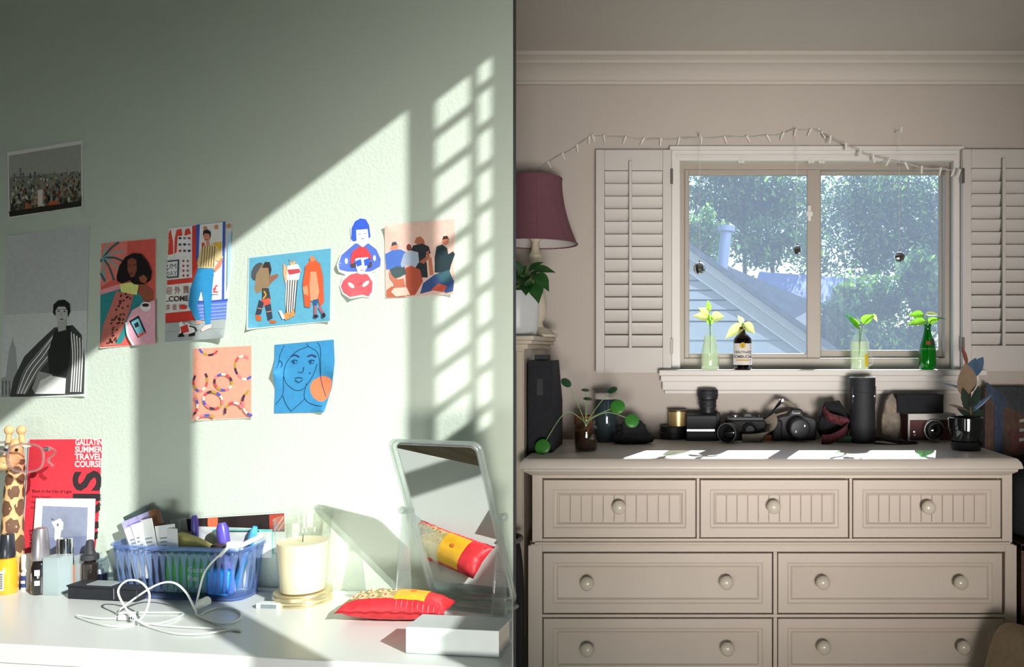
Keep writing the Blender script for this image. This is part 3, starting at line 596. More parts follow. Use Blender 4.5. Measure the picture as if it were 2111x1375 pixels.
# reflex camera
q = PB(1645, 911); k = q.y / F
DS = thing('reflex_camera', 'black digital reflex camera with its lens facing the room', 'camera', (q.x, q.y + 0.045, DTZ), 0.08)
w = 50 * k
b = MB(); b.prism([(-w, 0.0), (w * 0.86, 0.0), (w * 0.9, 40 * k), (w * 0.75, 48 * k), (18 * k, 53 * k), (12 * k, 66 * k), (-10 * k, 67 * k), (-17 * k, 54 * k), (-w * 0.6, 52 * k), (-w, 44 * k)], 0.0, 0.05, 'y'); b.build('body', M_BLK, DS, bevel=0.006, seg=3)
b = MB(); b.box(-w * 1.02, -w * 0.62, -0.022, 0.03, 0.002, 44 * k); b.build('hand_grip', M_BLK2, DS, bevel=0.008, seg=3)
r = 21 * k; zc = 28 * k
b = MB(); b.lathe([(r * 1.05, -0.01), (r * 1.05, 0.012), (r * 0.98, 0.014), (r * 0.98, 0.05), (r * 1.02, 0.052), (r * 1.02, 0.064), (r * 0.9, 0.066), (r * 0.84, 0.06)], 36, axis='y', c=(0, 0, zc), cap=False); b.build('lens_barrel', M_BLK, DS)
b = MB(); b.lathe([(r * 0.9, 0.064), (r * 0.7, 0.0655), (0, 0.066)], 36, axis='y', c=(0, 0, zc)); b.build('lens_cap', mat('lens_cap_plastic', '#30343b', rough=0.45), DS)
for a in (0.6, 3.7):
    b = MB(); b.box(-0.0025, 0.0025, -0.0675, -0.066, -0.0035, 0.0035); b.build('cap_clip', M_SILV, DS, loc=(r * 0.52 * math.cos(a), 0, zc + r * 0.52 * math.sin(a)))
vs, fs = text_geo('Canon', 0.011, 0.0002, align='CENTER'); b = MB(); b.add([(x, -0.0006, z + 55.5 * k) for x, z in vs], fs); b.build('lettering', M_WHT, DS, smooth=0)
vs, fs = text_geo('REBEL', 0.006, 0.0, align='CENTER'); b = MB(); b.add([(x + 36 * k, -0.0006, z + 37 * k) for x, z in vs], fs); b.build('lettering', mat('dim_print', '#70747a'), DS, smooth=0)
# camera bag and patterned strap
o = crumple('camera_bag', 'slouching black camera bag between the reflex camera and the lens case', 'bag', 1684, 1757, 826, 908, 909.5, 0.032, M_BLKF, 8.0, 0.5, 0.16)
M_PATT = mat('red_patterned_cloth', '#5a2630', rough=0.85, var=0.7, scale=120)
PS = thing('patterned_strap', 'dark red flowered camera strap draped in front of the black bag', 'strap', PB(1720, 911)); L_ = -PS.location
band([P(1697, 843, 2.925), P(1710, 860, 2.905), P(1745, 872, 2.90), P(1740, 890, 2.885), P(1715, 904, 2.875), P(1694, 906, 2.87)], 0.036, ((0, -0.5, 0.9), (0, -0.3, 1)), M_PATT, 'webbing', PS, L_, 0.003)
for i in range(30):
    u = random.random(); pa = W3(lerp(1684, 1742, u), lerp(905, 884, u) + random.uniform(-7, 7), 2.862); b = MB(); b.ball((0, 0, 0), 0.0016, m=None, nu=6, nv=4); b.build('bead', mat('pale_bead', '#c9a9a4') if i % 3 else mat('red_bead', '#a04050'), PS, loc=pa - PS.location)
# lens case
q = PB(1784, 915); k = q.y / F; r = 26 * k; h = 136 * k
LC = thing('lens_case', 'tall black cylindrical lens case with a silver rim', 'lens case', (q.x, q.y + r, DTZ), 0.0)
b = MB(); b.lathe([(0, 0), (r * 0.96, 0), (r, 0.004), (r, h * 0.78), (r * 0.985, h * 0.782)], 36, cap=False); b.build('body', M_BLK2, LC); b = MB(); b.lathe([(r * 0.985, h * 0.78), (r * 1.02, h * 0.785), (r * 1.02, h * 0.985), (r * 1.0, h), (r * 0.95, h), (r * 0.93, h * 0.985), (0, h * 0.985)], 36); b.build('lid', M_BLK2, LC)
b = MB(); b.tube([(r * 0.985 * math.cos(a), r * 0.985 * math.sin(a), h) for a in [i * math.pi / 20 for i in range(41)]], 0.0022, 6); b.build('rim', M_SILV, LC)
for sx in (-0.85, 0.85):
    b = MB(); b.lathe([(0, 0), (0.005, 0.0), (0.004, 0.003), (0, 0.004)], 12, axis='y', c=(0, 0, 0)); b.build('snap', M_SILV, LC, loc=(r * sx * 0.98, -r * 0.52, h * 0.72)); b = MB(); b.box(-0.006, 0.006, -0.002, 0.002, -0.03, 0.03); b.build('tab', M_BLK2, LC, loc=(r * sx * 0.98, -r * 0.48, h * 0.74), bevel=0.001)
# fabric pouch and strap
crumple('fabric_pouch', 'pale patterned fabric pouch standing beside the lens case', 'pouch', 1816, 1862, 808, 905, 909, 0.025, mat('linen_pouch', '#8f8578', rough=0.9, var=0.35, scale=45), 5.5, 0.7, 0.12)
LS = thing('leather_strap', 'thin black leather strap coiled in front of the fabric pouch', 'strap', PB(1845, 918)); L_ = -LS.location
band([W3(1800, 905, 2.77), W3(1822, 905, 2.73), W3(1860, 912, 2.72), W3(1890, 914, 2.735), W3(1880, 918, 2.70), W3(1840, 919, 2.695), W3(1800, 915, 2.71)], 0.014, ((0, -0.4, 1), (0, -0.4, 1)), M_BLK2, 'webbing', LS, L_, 0.003)
b = MB(); p_ = W3(1890, 914, 2.73) - LS.location; b.box(p_.x - 0.004, p_.x + 0.006, p_.y - 0.004, p_.y + 0.006, p_.z - 0.006, p_.z + 0.006); b.build('buckle', M_SILV, LS)
# small things under the straps
q = PB(1745, 913); k = q.y / F; tag(MB().box(-22 * k, 12 * k, 0, 0.03, 0, 14 * k).build('notebook', mat('green_notebook_cover', '#2f5a41', rough=0.6), None, loc=(q.x, q.y, DTZ), bevel=0.002), 'green notebook half hidden under the black camera bag', 'notebook')
q = PB(1592, 909); k = q.y / F
fb = thing('film_box', 'orange and yellow film box under the grey strap', 'box', (q.x, q.y + 0.01, DTZ)); MB().box(-16 * k, 0, 0, 0.03, 0, 11 * k).build('body', mat('orange_card', '#b2632a', rough=0.6), fb, bevel=0.001); MB().box(0, 14 * k, 0, 0.03, 0, 11 * k).build('end', mat('mustard_card', '#9a7f2c', rough=0.6), fb, bevel=0.001)
# vintage camera with a black box on top
q = PB(1921, 911); k = q.y / F
VC = thing('vintage_camera', 'vintage camera in dark red leather with silver face and round lens', 'camera', (q.x, q.y, DTZ)); w = 49 * k; h = 58 * k
M_RED = mat('oxblood_leather', '#5a2b2c', rough=0.6, var=0.15, bump=0.25, bscale=500)
b = MB(); b.box(-w, w, 0.006, 0.085, 0, h); b.build('body', M_RED, VC, bevel=0.004)
b = MB(); o_, i_ = (-w, w, 0, h), (-w + 4 * k, w - 4 * k, 3 * k, h - 13 * k)
b.box(-w, -w + 4 * k, -0.001, 0.008, 0, h).box(w - 4 * k, w, -0.001, 0.008, 0, h).box(-w, w, -0.0012, 0.008, h - 13 * k, h + 0.0005).box(-w, w, -0.001, 0.008, 0, 3 * k).box(-w, w, 0.006, 0.086, h - 4 * k, h + 0.001); b.build('silver_face', mat('satin_aluminium', '#a9a7a4', rough=0.4, metal=0.5), VC, bevel=0.001)
r = 23 * k; zc = h * 0.43
b = MB(); b.lathe([(r, 0.0), (r, 0.006), (r * 0.9, 0.012), (r * 0.82, 0.012)], 36, axis='y', c=(3 * k, 0, zc), cap=False); b.build('lens_ring', M_SILV, VC)
b = MB(); b.lathe([(r * 0.86, 0.0), (r * 0.8, 0.024), (r * 0.72, 0.034), (r * 0.6, 0.034), (r * 0.5, 0.022), (0, 0.025)], 36, axis='y', c=(3 * k, 0, zc)); b.build('lens_barrel', M_BLK, VC); b = MB(); b.lathe([(r * 0.55, 0.028), (r * 0.3, 0.031), (0, 0.032)], 28, axis='y', c=(3 * k, 0, zc)); b.build('front_element', M_LENS, VC)
b = MB(); b.lathe([(0, -0.004), (4 * k, -0.004), (3 * k, 0.004), (0, 0.005)], 14, axis='y', c=(-36 * k, 0, zc - 4 * k)); b.box(-38 * k, -34 * k, -0.003, 0, zc - 12 * k, zc - 9 * k); b.build('shutter_release', M_SILV, VC)
BB = thing('accessory_box', 'plain black box resting on the dark red vintage camera', 'box', (P(1901, 0, q.y).x, q.y + 0.02, DTZ + h + 0.0012)); w2 = 48 * k
MB().box(-w2, w2, 0, 0.07, 0, 36 * k).build('base', M_BLKF, BB, bevel=0.002); MB().box(-w2 * 1.01, w2 * 1.01, -0.001, 0.071, 29 * k, 38 * k).build('lid', M_BLKF, BB, bevel=0.002)
# rubber plant in a glossy black pot
q = PB(2003, 931); k = (q.y + 0.04) / F
RP = thing('rubber_plant', 'young rubber plant with leathery leaves in a glossy black pot', 'plant', (q.x, q.y + 0.05, DTZ)); r = 36 * k
M_GLZ = mat('black_glaze', '#0c0e12', rough=0.07, var=0.05, coat=1.0)
b = MB(); b.lathe([(0, 0.006), (r * 0.7, 0.006), (r * 0.76, 0.018), (r * 0.80, 20 * k), (r * 0.9, 40 * k), (r * 0.9, 43 * k), (r * 0.98, 44 * k), (r * 1.0, 66 * k), (r * 0.95, 68 * k), (r * 0.9, 66 * k), (r * 0.88, 60 * k), (0, 60 * k)], 36); b.build('pot', M_GLZ, RP)
b = MB(); b.lathe([(0, 0), (r * 0.82, 0), (r * 0.92, 14 * k), (r * 0.94, 18 * k), (r * 0.88, 18 * k), (r * 0.8, 0.008), (0, 0.007)], 36); b.build('saucer', M_GLZ, RP)
b = MB(); b.lathe([(0, 0), (r * 0.87, 0)], 24, c=(0, 0, 61 * k), cap=False); b.build('soil', M_SOIL, RP)
M_RUB = mat('rubber_leaf_dark', '#2c3b33', rough=0.2, var=0.12, scale=40, coat=0.6)
M_RUBB = mat('rubber_leaf_tan', '#8a7560', rough=0.4, var=0.1, scale=50, trans=0.2)
M_RUBL = mat('rubber_leaf_painted_sheen', '#4d6884', rough=0.2, var=0.12, scale=50, coat=0.7)  # blue sheen put into the leaf colour
yr = RP.location.y
stem = [P(2003, 866, yr), P(2000, 835, yr), P(1999, 790, yr + 0.01), P(1994, 745, yr + 0.01)]
b = MB(); b.tube(smooth_path([p - RP.location for p in stem], 6), [0.0035] * 7 + [0.003] * 6 + [0.002] * 6, 8); b.build('stem', mat('brown_stem', '#5b4a38', rough=0.7), RP)
RL = [((1992, 815), (1990, 748), 0.062, M_RUBB, -0.05, (0.1, -1, 0.1)), ((1998, 780), (2027, 735), 0.038, M_RUBL, 0.02, (-0.5, -1, 0.4)), ((1996, 775), (2012, 737), 0.03, M_RUBL, 0.0, (-0.4, -0.8, 0.8)), ((1994, 752), (1982, 711), 0.016, mat('red_leaf_sheath', '#7a4a3c', rough=0.5), 0.0, (0.5, -1, 0)), ((1994, 806), (1938, 789), 0.028, M_RUBL, -0.02, (0, -0.4, 1)), ((1998, 840), (1986, 800), 0.03, M_RUB, -0.03, (-0.7, -0.8, 0)), ((2003, 840), (2018, 795), 0.034, M_RUB, -0.04, (0.3, -1, 0)), ((2001, 850), (1955, 833), 0.024, M_RUBB, -0.05, (0.1, -0.6, 1)), ((2003, 850), (2045, 812), 0.018, M_RUBL, 0.02, (0, -0.3, 1)), ((2002, 858), (1972, 840), 0.03, M_RUB, 0.01, (0, -0.7, 0.6)), ((2003, 858), (2028, 848), 0.032, M_RUB, -0.01, (0.2, -0.8, 0.6)), ((2002, 848), (2022, 832), 0.024, M_RUB, 0.03, (0, -1, 0.5)), ((2000, 846), (1984, 822), 0.024, M_RUB, 0.02, (0, -1, 0.3))]
for a0, a1, wdt, mm, dy, up in RL:
    p0 = P(*a0, yr) - RP.location; p1 = P(*a1, yr + dy) - RP.location; d = p1 - p0; L = d.length
    leaf_mesh(L, wdt * 1.15, 0.02, 0.22, 0.25, 0, mm).build('leaf', mm, RP, loc=p0, rot=orient(d, up=up))

# ------------------------------------------------------------------ bottles with cuttings on the sill
M_CLR = glass('clear_bottle_glass', '#fafdf9', gloss=0.05, diffuse=0.06, dcol='#f4f8f0')
M_BWAT = glass('bottle_water', '#e9edda', gloss=0.05, diffuse=0.25, dcol='#f0f2d8')
M_AMB = glass('amber_glass', '#5a2a10', gloss=0.06)
M_GRN = glass('green_bottle_glass', '#2fae4a', gloss=0.07, diffuse=0.12, dcol='#1d7a35')
M_YLF = mat('backlit_yellow_leaf', '#dfe08a', rough=0.5, var=0.15, scale=50, trans=0.6)
M_GLF = mat('backlit_green_leaf', '#8cc53a', rough=0.45, var=0.2, scale=50, trans=0.6)
M_DLF = mat('backlit_dark_leaf', '#4c9a5c', rough=0.45, var=0.2, scale=50, trans=0.45)
YBt = 3.038; kb = YBt / F
def bottle(name, label, px, prof, gm, leaves, stemtop, water=None):
    """prof in pixels (radius, height above the sill)"""
    t = thing(name, label, 'bottle', (P(px, 0, YBt).x, YBt, zs))
    b = MB(); b.lathe([(r * kb, max(h * kb, 0.0008)) for r, h in prof], 32, cap=False); b.lathe([(0, 0.0008), (prof[0][0] * kb, 0.0008)], 32, cap=False); b.build('bottle', gm, t, smooth=50)
    if water:
        wp = [(r * kb * 0.93, max(h * kb, 0.003)) for r, h in prof if h <= water]; wp = [(0, 0.003)] + wp + [(wp[-1][0], water * kb), (0, water * kb)]
        b = MB(); b.lathe(wp, 24); b.build('water', M_BWAT, t)
    ztop = prof[-1][1] * kb
    for (bx, by), (tx, ty), wdt, mm, up in leaves:
        p0 = P(bx, by, YBt) - t.location; p1 = P(tx, ty, YBt - 0.01) - t.location; d = p1 - p0
        leaf_mesh(d.length, wdt * kb, 0.05, 0.25, 1.0, 0.5, mm).build('leaf', mm, t, loc=p0, rot=orient(d, up=up))
        b = MB(); b.tube(smooth_path([Vector((0, 0, ztop * 0.35)), Vector((p0.x * 0.2, 0, ztop)), p0], 5), 0.0016, 6); b.build('stem', M_STEM, t)
    return t
bottle('water_bottle', 'clear glass bottle with a yellow green cutting at the left end of the sill', 1464, [(18, 0), (19, 4), (19, 30), (17, 44), (13, 60), (8, 76), (7, 84), (8.5, 86), (8.5, 91), (7, 94)], M_CLR,
       [((1468, 655), (1494, 652), 26, M_YLF, (0, -1, 0.6)), ((1460, 655), (1428, 650), 20, M_YLF, (0, -1, 0.5)), ((1461, 648), (1440, 634), 18, M_YLF, (0, -1, 0.4)), ((1462, 640), (1459, 618), 11, M_GLF, (0, -1, 0)), ((1464, 668), (1462, 645), 14, M_GLF, (0, -1, 0))], 670, 70)
KB = bottle('kombucha_bottle', 'amber bottle with a printed white label and pale cutting on the sill', 1531, [(18, 0), (19, 3), (19, 58), (18, 64), (12, 71), (7, 74), (5.5, 78), (5.5, 82), (6.5, 83), (6.5, 88)], M_AMB,
       [((1529, 672), (1495, 697), 26, M_YLF, (0, -1, 0.8)), ((1534, 668), (1557, 688), 24, M_YLF, (0, -1, 0.8)), ((1531, 665), (1521, 650), 12, M_YLF, (0, -1, 0.2))], 680)
def wrap(t, r, pts2, fs, m, name, z0, ang0=0.0):
    b = MB(); b.add([(r * math.sin(x / r + ang0), -r * math.cos(x / r + ang0), z + z0) for x, z in pts2], fs, m); b.build(name, m, t, smooth=0)
r_ = 19.25 * kb
b = MB(); b.grid(lambda u, v: Vector((r_ * math.sin((u - 0.5) * 3.6), -r_ * math.cos((u - 0.5) * 3.6), (10 + 44 * v) * kb)), 24, 1); b.build('label', mat('white_paper_label', '#d8d4cf', rough=0.7), KB)
for i, (tx, sz, zz, hexc) in enumerate((('HEALTH-ADE', 6.8, 34, '#4a3f44'), ('KOMBUCHA', 8.6, 24, '#4a3f44'))):
    vs, fs = text_geo(tx, sz * kb, 0.0003, align='CENTER', sx=0.95); wrap(KB, r_ + 0.0004, [(x - 1.0 * kb, z) for x, z in vs], fs, ink(hexc), 'lettering', zz * kb)
b = MB(); b.grid(lambda u, v: Vector(((r_ + 0.0004) * math.sin((u - 0.55) * 1.6), -(r_ + 0.0004) * math.cos((u - 0.55) * 1.6), (18.5 + 2.5 * v) * kb)), 10, 1); b.build('label_stripe', ink('#c9a63c'), KB)
b = MB(); b.lathe([(0, 0), (6 * kb, 0)], 20, axis='y', c=(-1.5 * kb, -r_ - 0.001, 50 * kb), cap=False); b.build('label_seal', ink('#c7a83f'), KB)
vs, fs = text_geo('1', 9 * kb, align='CENTER'); b = MB(); b.add([(x - 1.5 * kb, -r_ - 0.0015, z + 47 * kb) for x, z in vs], fs); b.build('lettering', ink('#3a3320'), KB, smooth=0)
for i in range(7):
    a = 0.86; b = MB(); b.box(-0.0016, 0.0016, -0.0002, 0.0002, -0.0022, 0.0022); b.build('side_print', ink('#3c3c55'), KB, loc=((r_ + 0.0005) * math.sin(a), -(r_ + 0.0005) * math.cos(a), (14 + i * 6) * kb), rot=(0, 0, a))
RB = bottle('round_flask', 'clear flask with a yellow label strip and green cutting on the sill', 1772, [(16, 0), (18, 3), (19, 20), (19, 52), (17, 62), (11, 70), (8, 74), (8, 82), (9.5, 84), (9.5, 90)], M_CLR,
       [((1770, 676), (1742, 643), 15, M_DLF, (0.4, -1, 0.3)), ((1771, 674), (1752, 652), 14, M_GLF, (0.3, -1, 0.2)), ((1777, 664), (1804, 648), 20, M_GLF, (0, -1, 0.5)), ((1800, 648), (1809, 664), 8, M_YLF, (0, -1, 0.3))], 670, 58)
b = MB(); r_ = 19.2 * kb; b.grid(lambda u, v: Vector((r_ * math.sin(0.35 + u * 0.55), -r_ * math.cos(0.35 + u * 0.55), (6 + 26 * v) * kb)), 6, 1); b.build('label', mat('yellow_label', '#d9b52a', rough=0.6, trans=0.4), RB)
b = MB(); b.tube(smooth_path([(18 * kb, 0, 8 * kb), (26 * kb, 0, 12 * kb), (27 * kb, 0, 24 * kb), (18 * kb, 0, 30 * kb)], 6), 0.0025, 8); b.build('handle', M_CLR, RB)
GB = bottle('green_bottle', 'green glass bottle with a leafy cutting at the right end of the sill', 1912, [(14, 0), (16, 3), (17.5, 14), (17.5, 34), (15, 50), (10, 66), (7, 80), (6.5, 88), (7.5, 89), (7.5, 94)], M_GRN,
       [((1906, 662), (1870, 668), 20, M_GLF, (0.2, -1, 0.8)), ((1902, 648), (1872, 650), 18, M_GLF, (0.1, -1, 0.6)), ((1914, 664), (1938, 656), 16, M_GLF, (0, -1, 0.5)), ((1910, 648), (1938, 648), 16, M_YLF, (0, -0.7, 1)), ((1930, 656), (1953, 657), 8, M_DLF, (0, -0.5, 1))], 665, 44)
b = MB(); r_ = 14.6 * kb; b.grid(lambda u, v: Vector(((15 - 3.2 * v) * kb * 1.03 * math.sin(0.1 + u * 1.0), -(15 - 3.2 * v) * kb * 1.03 * math.cos(0.1 + u * 1.0), (50 + 14 * v) * kb)), 8, 2); b.build('label', mat('dark_neck_label', '#3a3a34', rough=0.6), GB)
b = MB(); b.grid(lambda u, v: Vector(((15 - 2.2 * v) * kb * 1.04 * math.sin(-0.5 + u * 0.6), -(15 - 2.2 * v) * kb * 1.04 * math.cos(-0.5 + u * 0.6), (51 + 8 * v) * kb)), 6, 2); b.build('label_mark', mat('rust_label_mark', '#8a4a28', rough=0.6), GB)

# ------------------------------------------------------------------ hanging mirror balls and fairy lights
M_MIRF = mat('mirror_facets', '#d5d8dc', rough=0.06, metal=1.0, var=0.02)
M_THR = mat('nylon_thread', '#d9d7d2', rough=0.4)
for px, py, r, top, lab in [(1442, 553, 13, 274, 'faceted mirror ball hanging lowest, before the neighbouring gable'), (1643, 516, 10.5, 262, 'faceted mirror ball hanging in the middle beside the window lock'), (1854, 530, 11.5, 266, 'faceted mirror ball hanging before the right-hand pane')]:
    yy = 3.035; c = P(px, py, yy); k = yy / F; t = thing('mirror_ball', lab, 'mirror ball', c, group='hanging mirror balls')
    b = MB(); nv, nu = 9, 14
    for j in range(nv):
        for i in range(nu):
            th0, th1 = math.pi * j / nv, math.pi * (j + 1) / nv; a0, a1 = 2 * math.pi * i / nu, 2 * math.pi * (i + 1) / nu
            def sp(th_, a): return Vector((math.sin(th_) * math.cos(a), math.sin(th_) * math.sin(a), math.cos(th_))) * r * k
            qd = [sp(th0, a0), sp(th1, a0), sp(th1, a1), sp(th0, a1)]; cc = sum(qd, Vector()) / 4; b.add([cc + (v - cc) * 0.93 for v in qd], [(0, 1, 2, 3)])
    b.build('mirror_facets', M_MIRF, t, smooth=0, weld=False); b = MB(); b.ball((0, 0, 0), r * k * 0.96, m=None); b.build('core', mat('dark_core', '#55585c', rough=0.5), t)
    h = P(px, top, yy).z - c.z; b = MB(); b.tube([(0, 0, r * k * 0.9), (0, 0, h)], 0.0007, 5); b.build('thread', M_THR, t)
    b = MB(); b.tube([(0, 0, r * k * 0.9 + 0.0), (0, 0, r * k + 0.006)], 0.0025, 8); b.build('cap', M_SILV, t)
    b = MB(); b.tube([(0, 0, h), (0, YB - yy - 0.004, h + 0.004)], 0.0014, 6); b.build('hook', M_SILV, t)
M_WIRE = mat('white_cable', '#bdb8b2', rough=0.5); M_BULB = mat('clear_fairy_bulb', '#e6e2da', rough=0.15, var=0.02, coat=0.5)
yw = YB - 0.012
pts = [(1088, 366, yw), (1130, 335, yw), (1175, 310, yw), (1215, 284, yw), (1228, 280, yw), (1290, 284, yw), (1345, 288, yw), (1400, 286, yw), (1470, 284, yw), (1540, 282, yw), (1600, 279, yw), (1640, 268, yw), (1685, 270, yw), (1712, 283, 3.04), (1760, 305, 3.03), (1800, 322, 3.03), (1850, 333, 3.03), (1900, 345, 3.03), (1955, 350, 3.03), (1978, 352, 3.04)]
path = smooth_path([P(*p) for p in pts], 6)
FL = thing('fairy_lights', 'string of fairy lights draped along the wall over the window', 'string lights', path[0]); L_ = -FL.location
b = MB(); b.tube(path, 0.0016, 6); b.tube([p + Vector((0, -0.003, 0.004 * math.sin(i * 0.9))) for i, p in enumerate(path)], 0.0013, 6); b.build('wire', M_WIRE, FL, loc=L_)
bm_ = MB(); bm_.lathe([(0, -0.022), (0.0022, -0.019), (0.003, -0.012), (0.003, -0.006), (0.0035, -0.005), (0.0035, 0.004), (0, 0.004)], 10); bme = bm_.mesh('bulb', M_BULB)
for i, p in enumerate(path):
    if i % 4 == 2: inst(bme, 'bulb', FL, p - FL.location + Vector((0, -0.003, 0)), (0, random.uniform(-0.5, 0.5), 0), (1.25, 1.25, 1.25))
# adhesive hooks holding the wire
for px, py in ((1226, 281), (1443, 284), (1688, 270), (1857, 268)):
    q = P(px, py, YB); tag(MB().box(-0.005, 0.005, -0.008, 0, -0.012, 0.012).build('wall_hook', M_TRIM, None, loc=q, bevel=0.002), {1226: 'small white hook at the left bend of the fairy lights', 1443: 'small white hook above the left pane', 1688: 'small white hook at the top of the fairy lights', 1857: 'small white hook alone above the right pane'}[px], 'hook')

# ------------------------------------------------------------------ around the chest of drawers
# canvas leaning in the corner on the right
q = P(2041, 940, 2.99)
CV = thing('canvas_painting', 'dark orange and blue painting leaning in the corner behind the chest of drawers', 'painting', (q.x, YB - 0.06, 0.0))
cw, ch = XR - q.x - 0.015, 1.21
MB().box(0, cw, 0, 0.03, 0, ch).build('stretcher_bar', M_BLK2, CV, bevel=0.002)
def paint(name, hexc, poly, lay):
    b = MB(); b.prism([(x * cw, z) for x, z in poly], -0.0006 * lay - 0.001, -0.0006 * lay, 'y'); b.build(name, mat('oil_' + hexc.strip('#'), hexc, rough=0.5, var=0.35, scale=25, bump=0.3, bscale=60), CV, smooth=0)
paint('painted_ground', '#4a2d1a', [(0, 0.0), (1, 0), (1, ch), (0, ch)], 1)  # oil colours darkened, standing in for shade under the shutter
paint('painted_sky', '#1c232b', [(0.1, ch - 0.05), (1, ch - 0.14), (1, ch), (0.1, ch)], 2)
paint('painted_column', '#1c3554', [(0.02, 1.23), (0.32, 1.17), (0.32, 1.14), (0.27, 1.13), (0.27, 0.72), (0.14, 0.72), (0.14, 1.15), (0.02, 1.19)], 6)
paint('painted_shadow', '#151110', [(0, 0), (1, 0), (1, 0.86), (0.7, 0.97), (0.3, 0.95), (0.3, 0.7), (0, 0.7)], 3)
paint('painted_red', '#52201a', [(0.36, 1.06), (0.62, 1.04), (0.9, 1.0), (0.9, 0.96), (0.4, 0.98)], 4)
for z in (1.08, 1.045, 1.01): paint('painted_cup', '#9c9c98', [(0.52, z), (0.66, z + 0.006), (0.66, z + 0.016), (0.52, z + 0.012)], 5)
# tote bag and crate at the right end
def slab_bag(name, label, cat, x0, x1, y0, y1, z0, z1, m, lip=None, sign=None):
    t = thing(name, label, cat, ((x0 + x1) / 2, (y0 + y1) / 2, z0)); w, d, h = (x1 - x0) / 2, (y1 - y0) / 2, z1 - z0
    b = MB(); b.ball((0, 0, 0), 1, 1, 1, None, 28, 18); o_ = []
    for v in b.v:
        v = Vector(v); n_ = 1 + 0.07 * noise.noise(v * 2.2 + Vector((x0 * 9, 0, 0)))
        f = lambda a, e: math.copysign(abs(a) ** e, a)
        o_.append((f(v.x, 0.4) * w * min(n_, 1.0), f(v.y, 0.4) * d * min(n_, 1.0), (f(v.z, 0.45) * 0.5 + 0.5) * h))
    b.v = o_; b.build('body', m, t)
    for sx in (-0.4, 0.4):
        b = MB(); b.tube(smooth_path([(sx * w, -d * 0.7, h * 0.85), (sx * w, -d * 0.9, h * 1.12), (sx * w * 0.3, -d * 0.2, h * 1.18), (sx * w, d * 0.6, h * 0.95)], 6), 0.006, 8); b.build('handle', m, t)
    if lip:
        b = MB(); b.tube(smooth_path([(w * 0.95 * math.cos(a), d * 0.95 * math.sin(a), h * 0.97) for a in [i * math.pi / 8 for i in range(17)]], 3), 0.008, 8); b.build('hem', lip, t)
    if sign:
        for i, s in enumerate(sign):
            vs, fs = text_geo(s, 0.028, 0.0002); b = MB(); b.add([(-w * 0.92 + x, -d - 0.001, h * 0.70 - i * 0.03 + z) for x, z in vs], fs); b.build('lettering', M_WHT, t, smooth=0)
    return t
bxr = bx1 + 0.035
slab_bag('tote_bag', 'black tote bag on the crate at the right of the chest', 'bag', bxr - 0.005, bxr + 0.3, 2.60, 2.80, 0.745, 0.95, M_BLKF)
CR = thing('wooden_crate', 'brown wooden crate standing on the floor at the right of the chest of drawers', 'crate', (bxr + 0.17, 2.72, 0))
M_CRT = mat('brown_crate_wood', '#5a4032', rough=0.6, var=0.25, scale=10, stretch=(1, 1, 8))
for i in range(5): MB().box(-0.165 + i * 0.067, -0.165 + i * 0.067 + 0.062, -0.15, -0.135, 0.002, 0.74).build('board', M_CRT, CR, bevel=0.002)
for i in range(4): MB().box(-0.165, -0.15, -0.134 + i * 0.067, -0.134 + i * 0.067 + 0.062, 0.002, 0.74).build('board', M_CRT, CR, bevel=0.002)
MB().box(-0.165, 0.168, -0.15, 0.136, 0.72, 0.742).build('top', M_CRT, CR, bevel=0.002); MB().box(0.153, 0.168, -0.13, 0.136, 0.002, 0.72).build('side', M_CRT, CR, bevel=0.002)
# bags at the left end
slab_bag('garment_bag', 'black folded bag hanging down in the gap left of the chest of drawers', 'bag', -0.62, bx0 - 0.022, 2.42, 2.57, 0.0, 0.80, M_BLKF, mat('grey_hem', '#777370', rough=0.8))
# beige armchair corner, bottom right
AC = thing('armchair', 'beige upholstered armchair corner at the lower right edge', 'armchair', (1.09, 2.29, 0))
M_UPH = mat('beige_upholstery', '#a89880', rough=0.9, var=0.08, scale=40, bump=0.2, bscale=400)
def soft(w, d, h, z0, name, loc, e=0.3):
    b = MB(); b.ball((0, 0, 0), 1, 1, 1, None, 32, 20); f = lambda a: math.copysign(abs(a) ** e, a)
    b.v = [(f(v[0]) * w, f(v[1]) * d, z0 + (f(v[2]) * 0.5 + 0.5) * h) for v in b.v]; return b.build(name, M_UPH, AC, loc=loc)
arm = soft(0.11, 0.17, 0.525, 0.0, 'arm', (-0.155, 0, 0.03), 0.28); arm.rotation_euler = (0, 0.26, 0)
soft(0.20, 0.17, 0.42, 0.0, 'seat', (0.19, 0, 0))
b = MB(); b.tube(smooth_path([(-0.10, -0.172, 0.30), (-0.065, -0.174, 0.42), (-0.045, -0.15, 0.525)], 6), 0.004, 6); b.build('piping', M_UPH, AC)
# ------------------------------------------------------------------ outside the window
struct(MB().box(-14, 16, YB + 0.2, 40, -0.35, -0.3).build('ground', mat('garden_ground', '#56663f', rough=0.95, var=0.3, scale=2)), 'garden ground outside')
M_SID = mat('grey_white_siding', '#99a1a7', rough=0.7, var=0.04, scale=5)  # siding, trim and roof greyed, standing in for shade on the gable
M_SIDT = mat('pale_rake_trim', '#a6acae', rough=0.6, var=0.03)
M_ROOF = mat('grey_shingles', '#50565f', rough=0.9, var=0.25, scale=14, bump=0.4, bscale=40)
M_GAPD = mat('painted_gap_shade', '#4c5156', rough=0.9)  # dark backing, shade of the plank gaps put into its colour
Yh = 6.5; kh = Yh / F
def hx(px): return P(px, 0, Yh).x
def hz(py): return P(0, py, Yh).z
sl = (hz(560) - hz(725)) / (hx(1655) - hx(1424))
ax, az = hx(1330), hz(560) + sl * (hx(1424) - hx(1330))
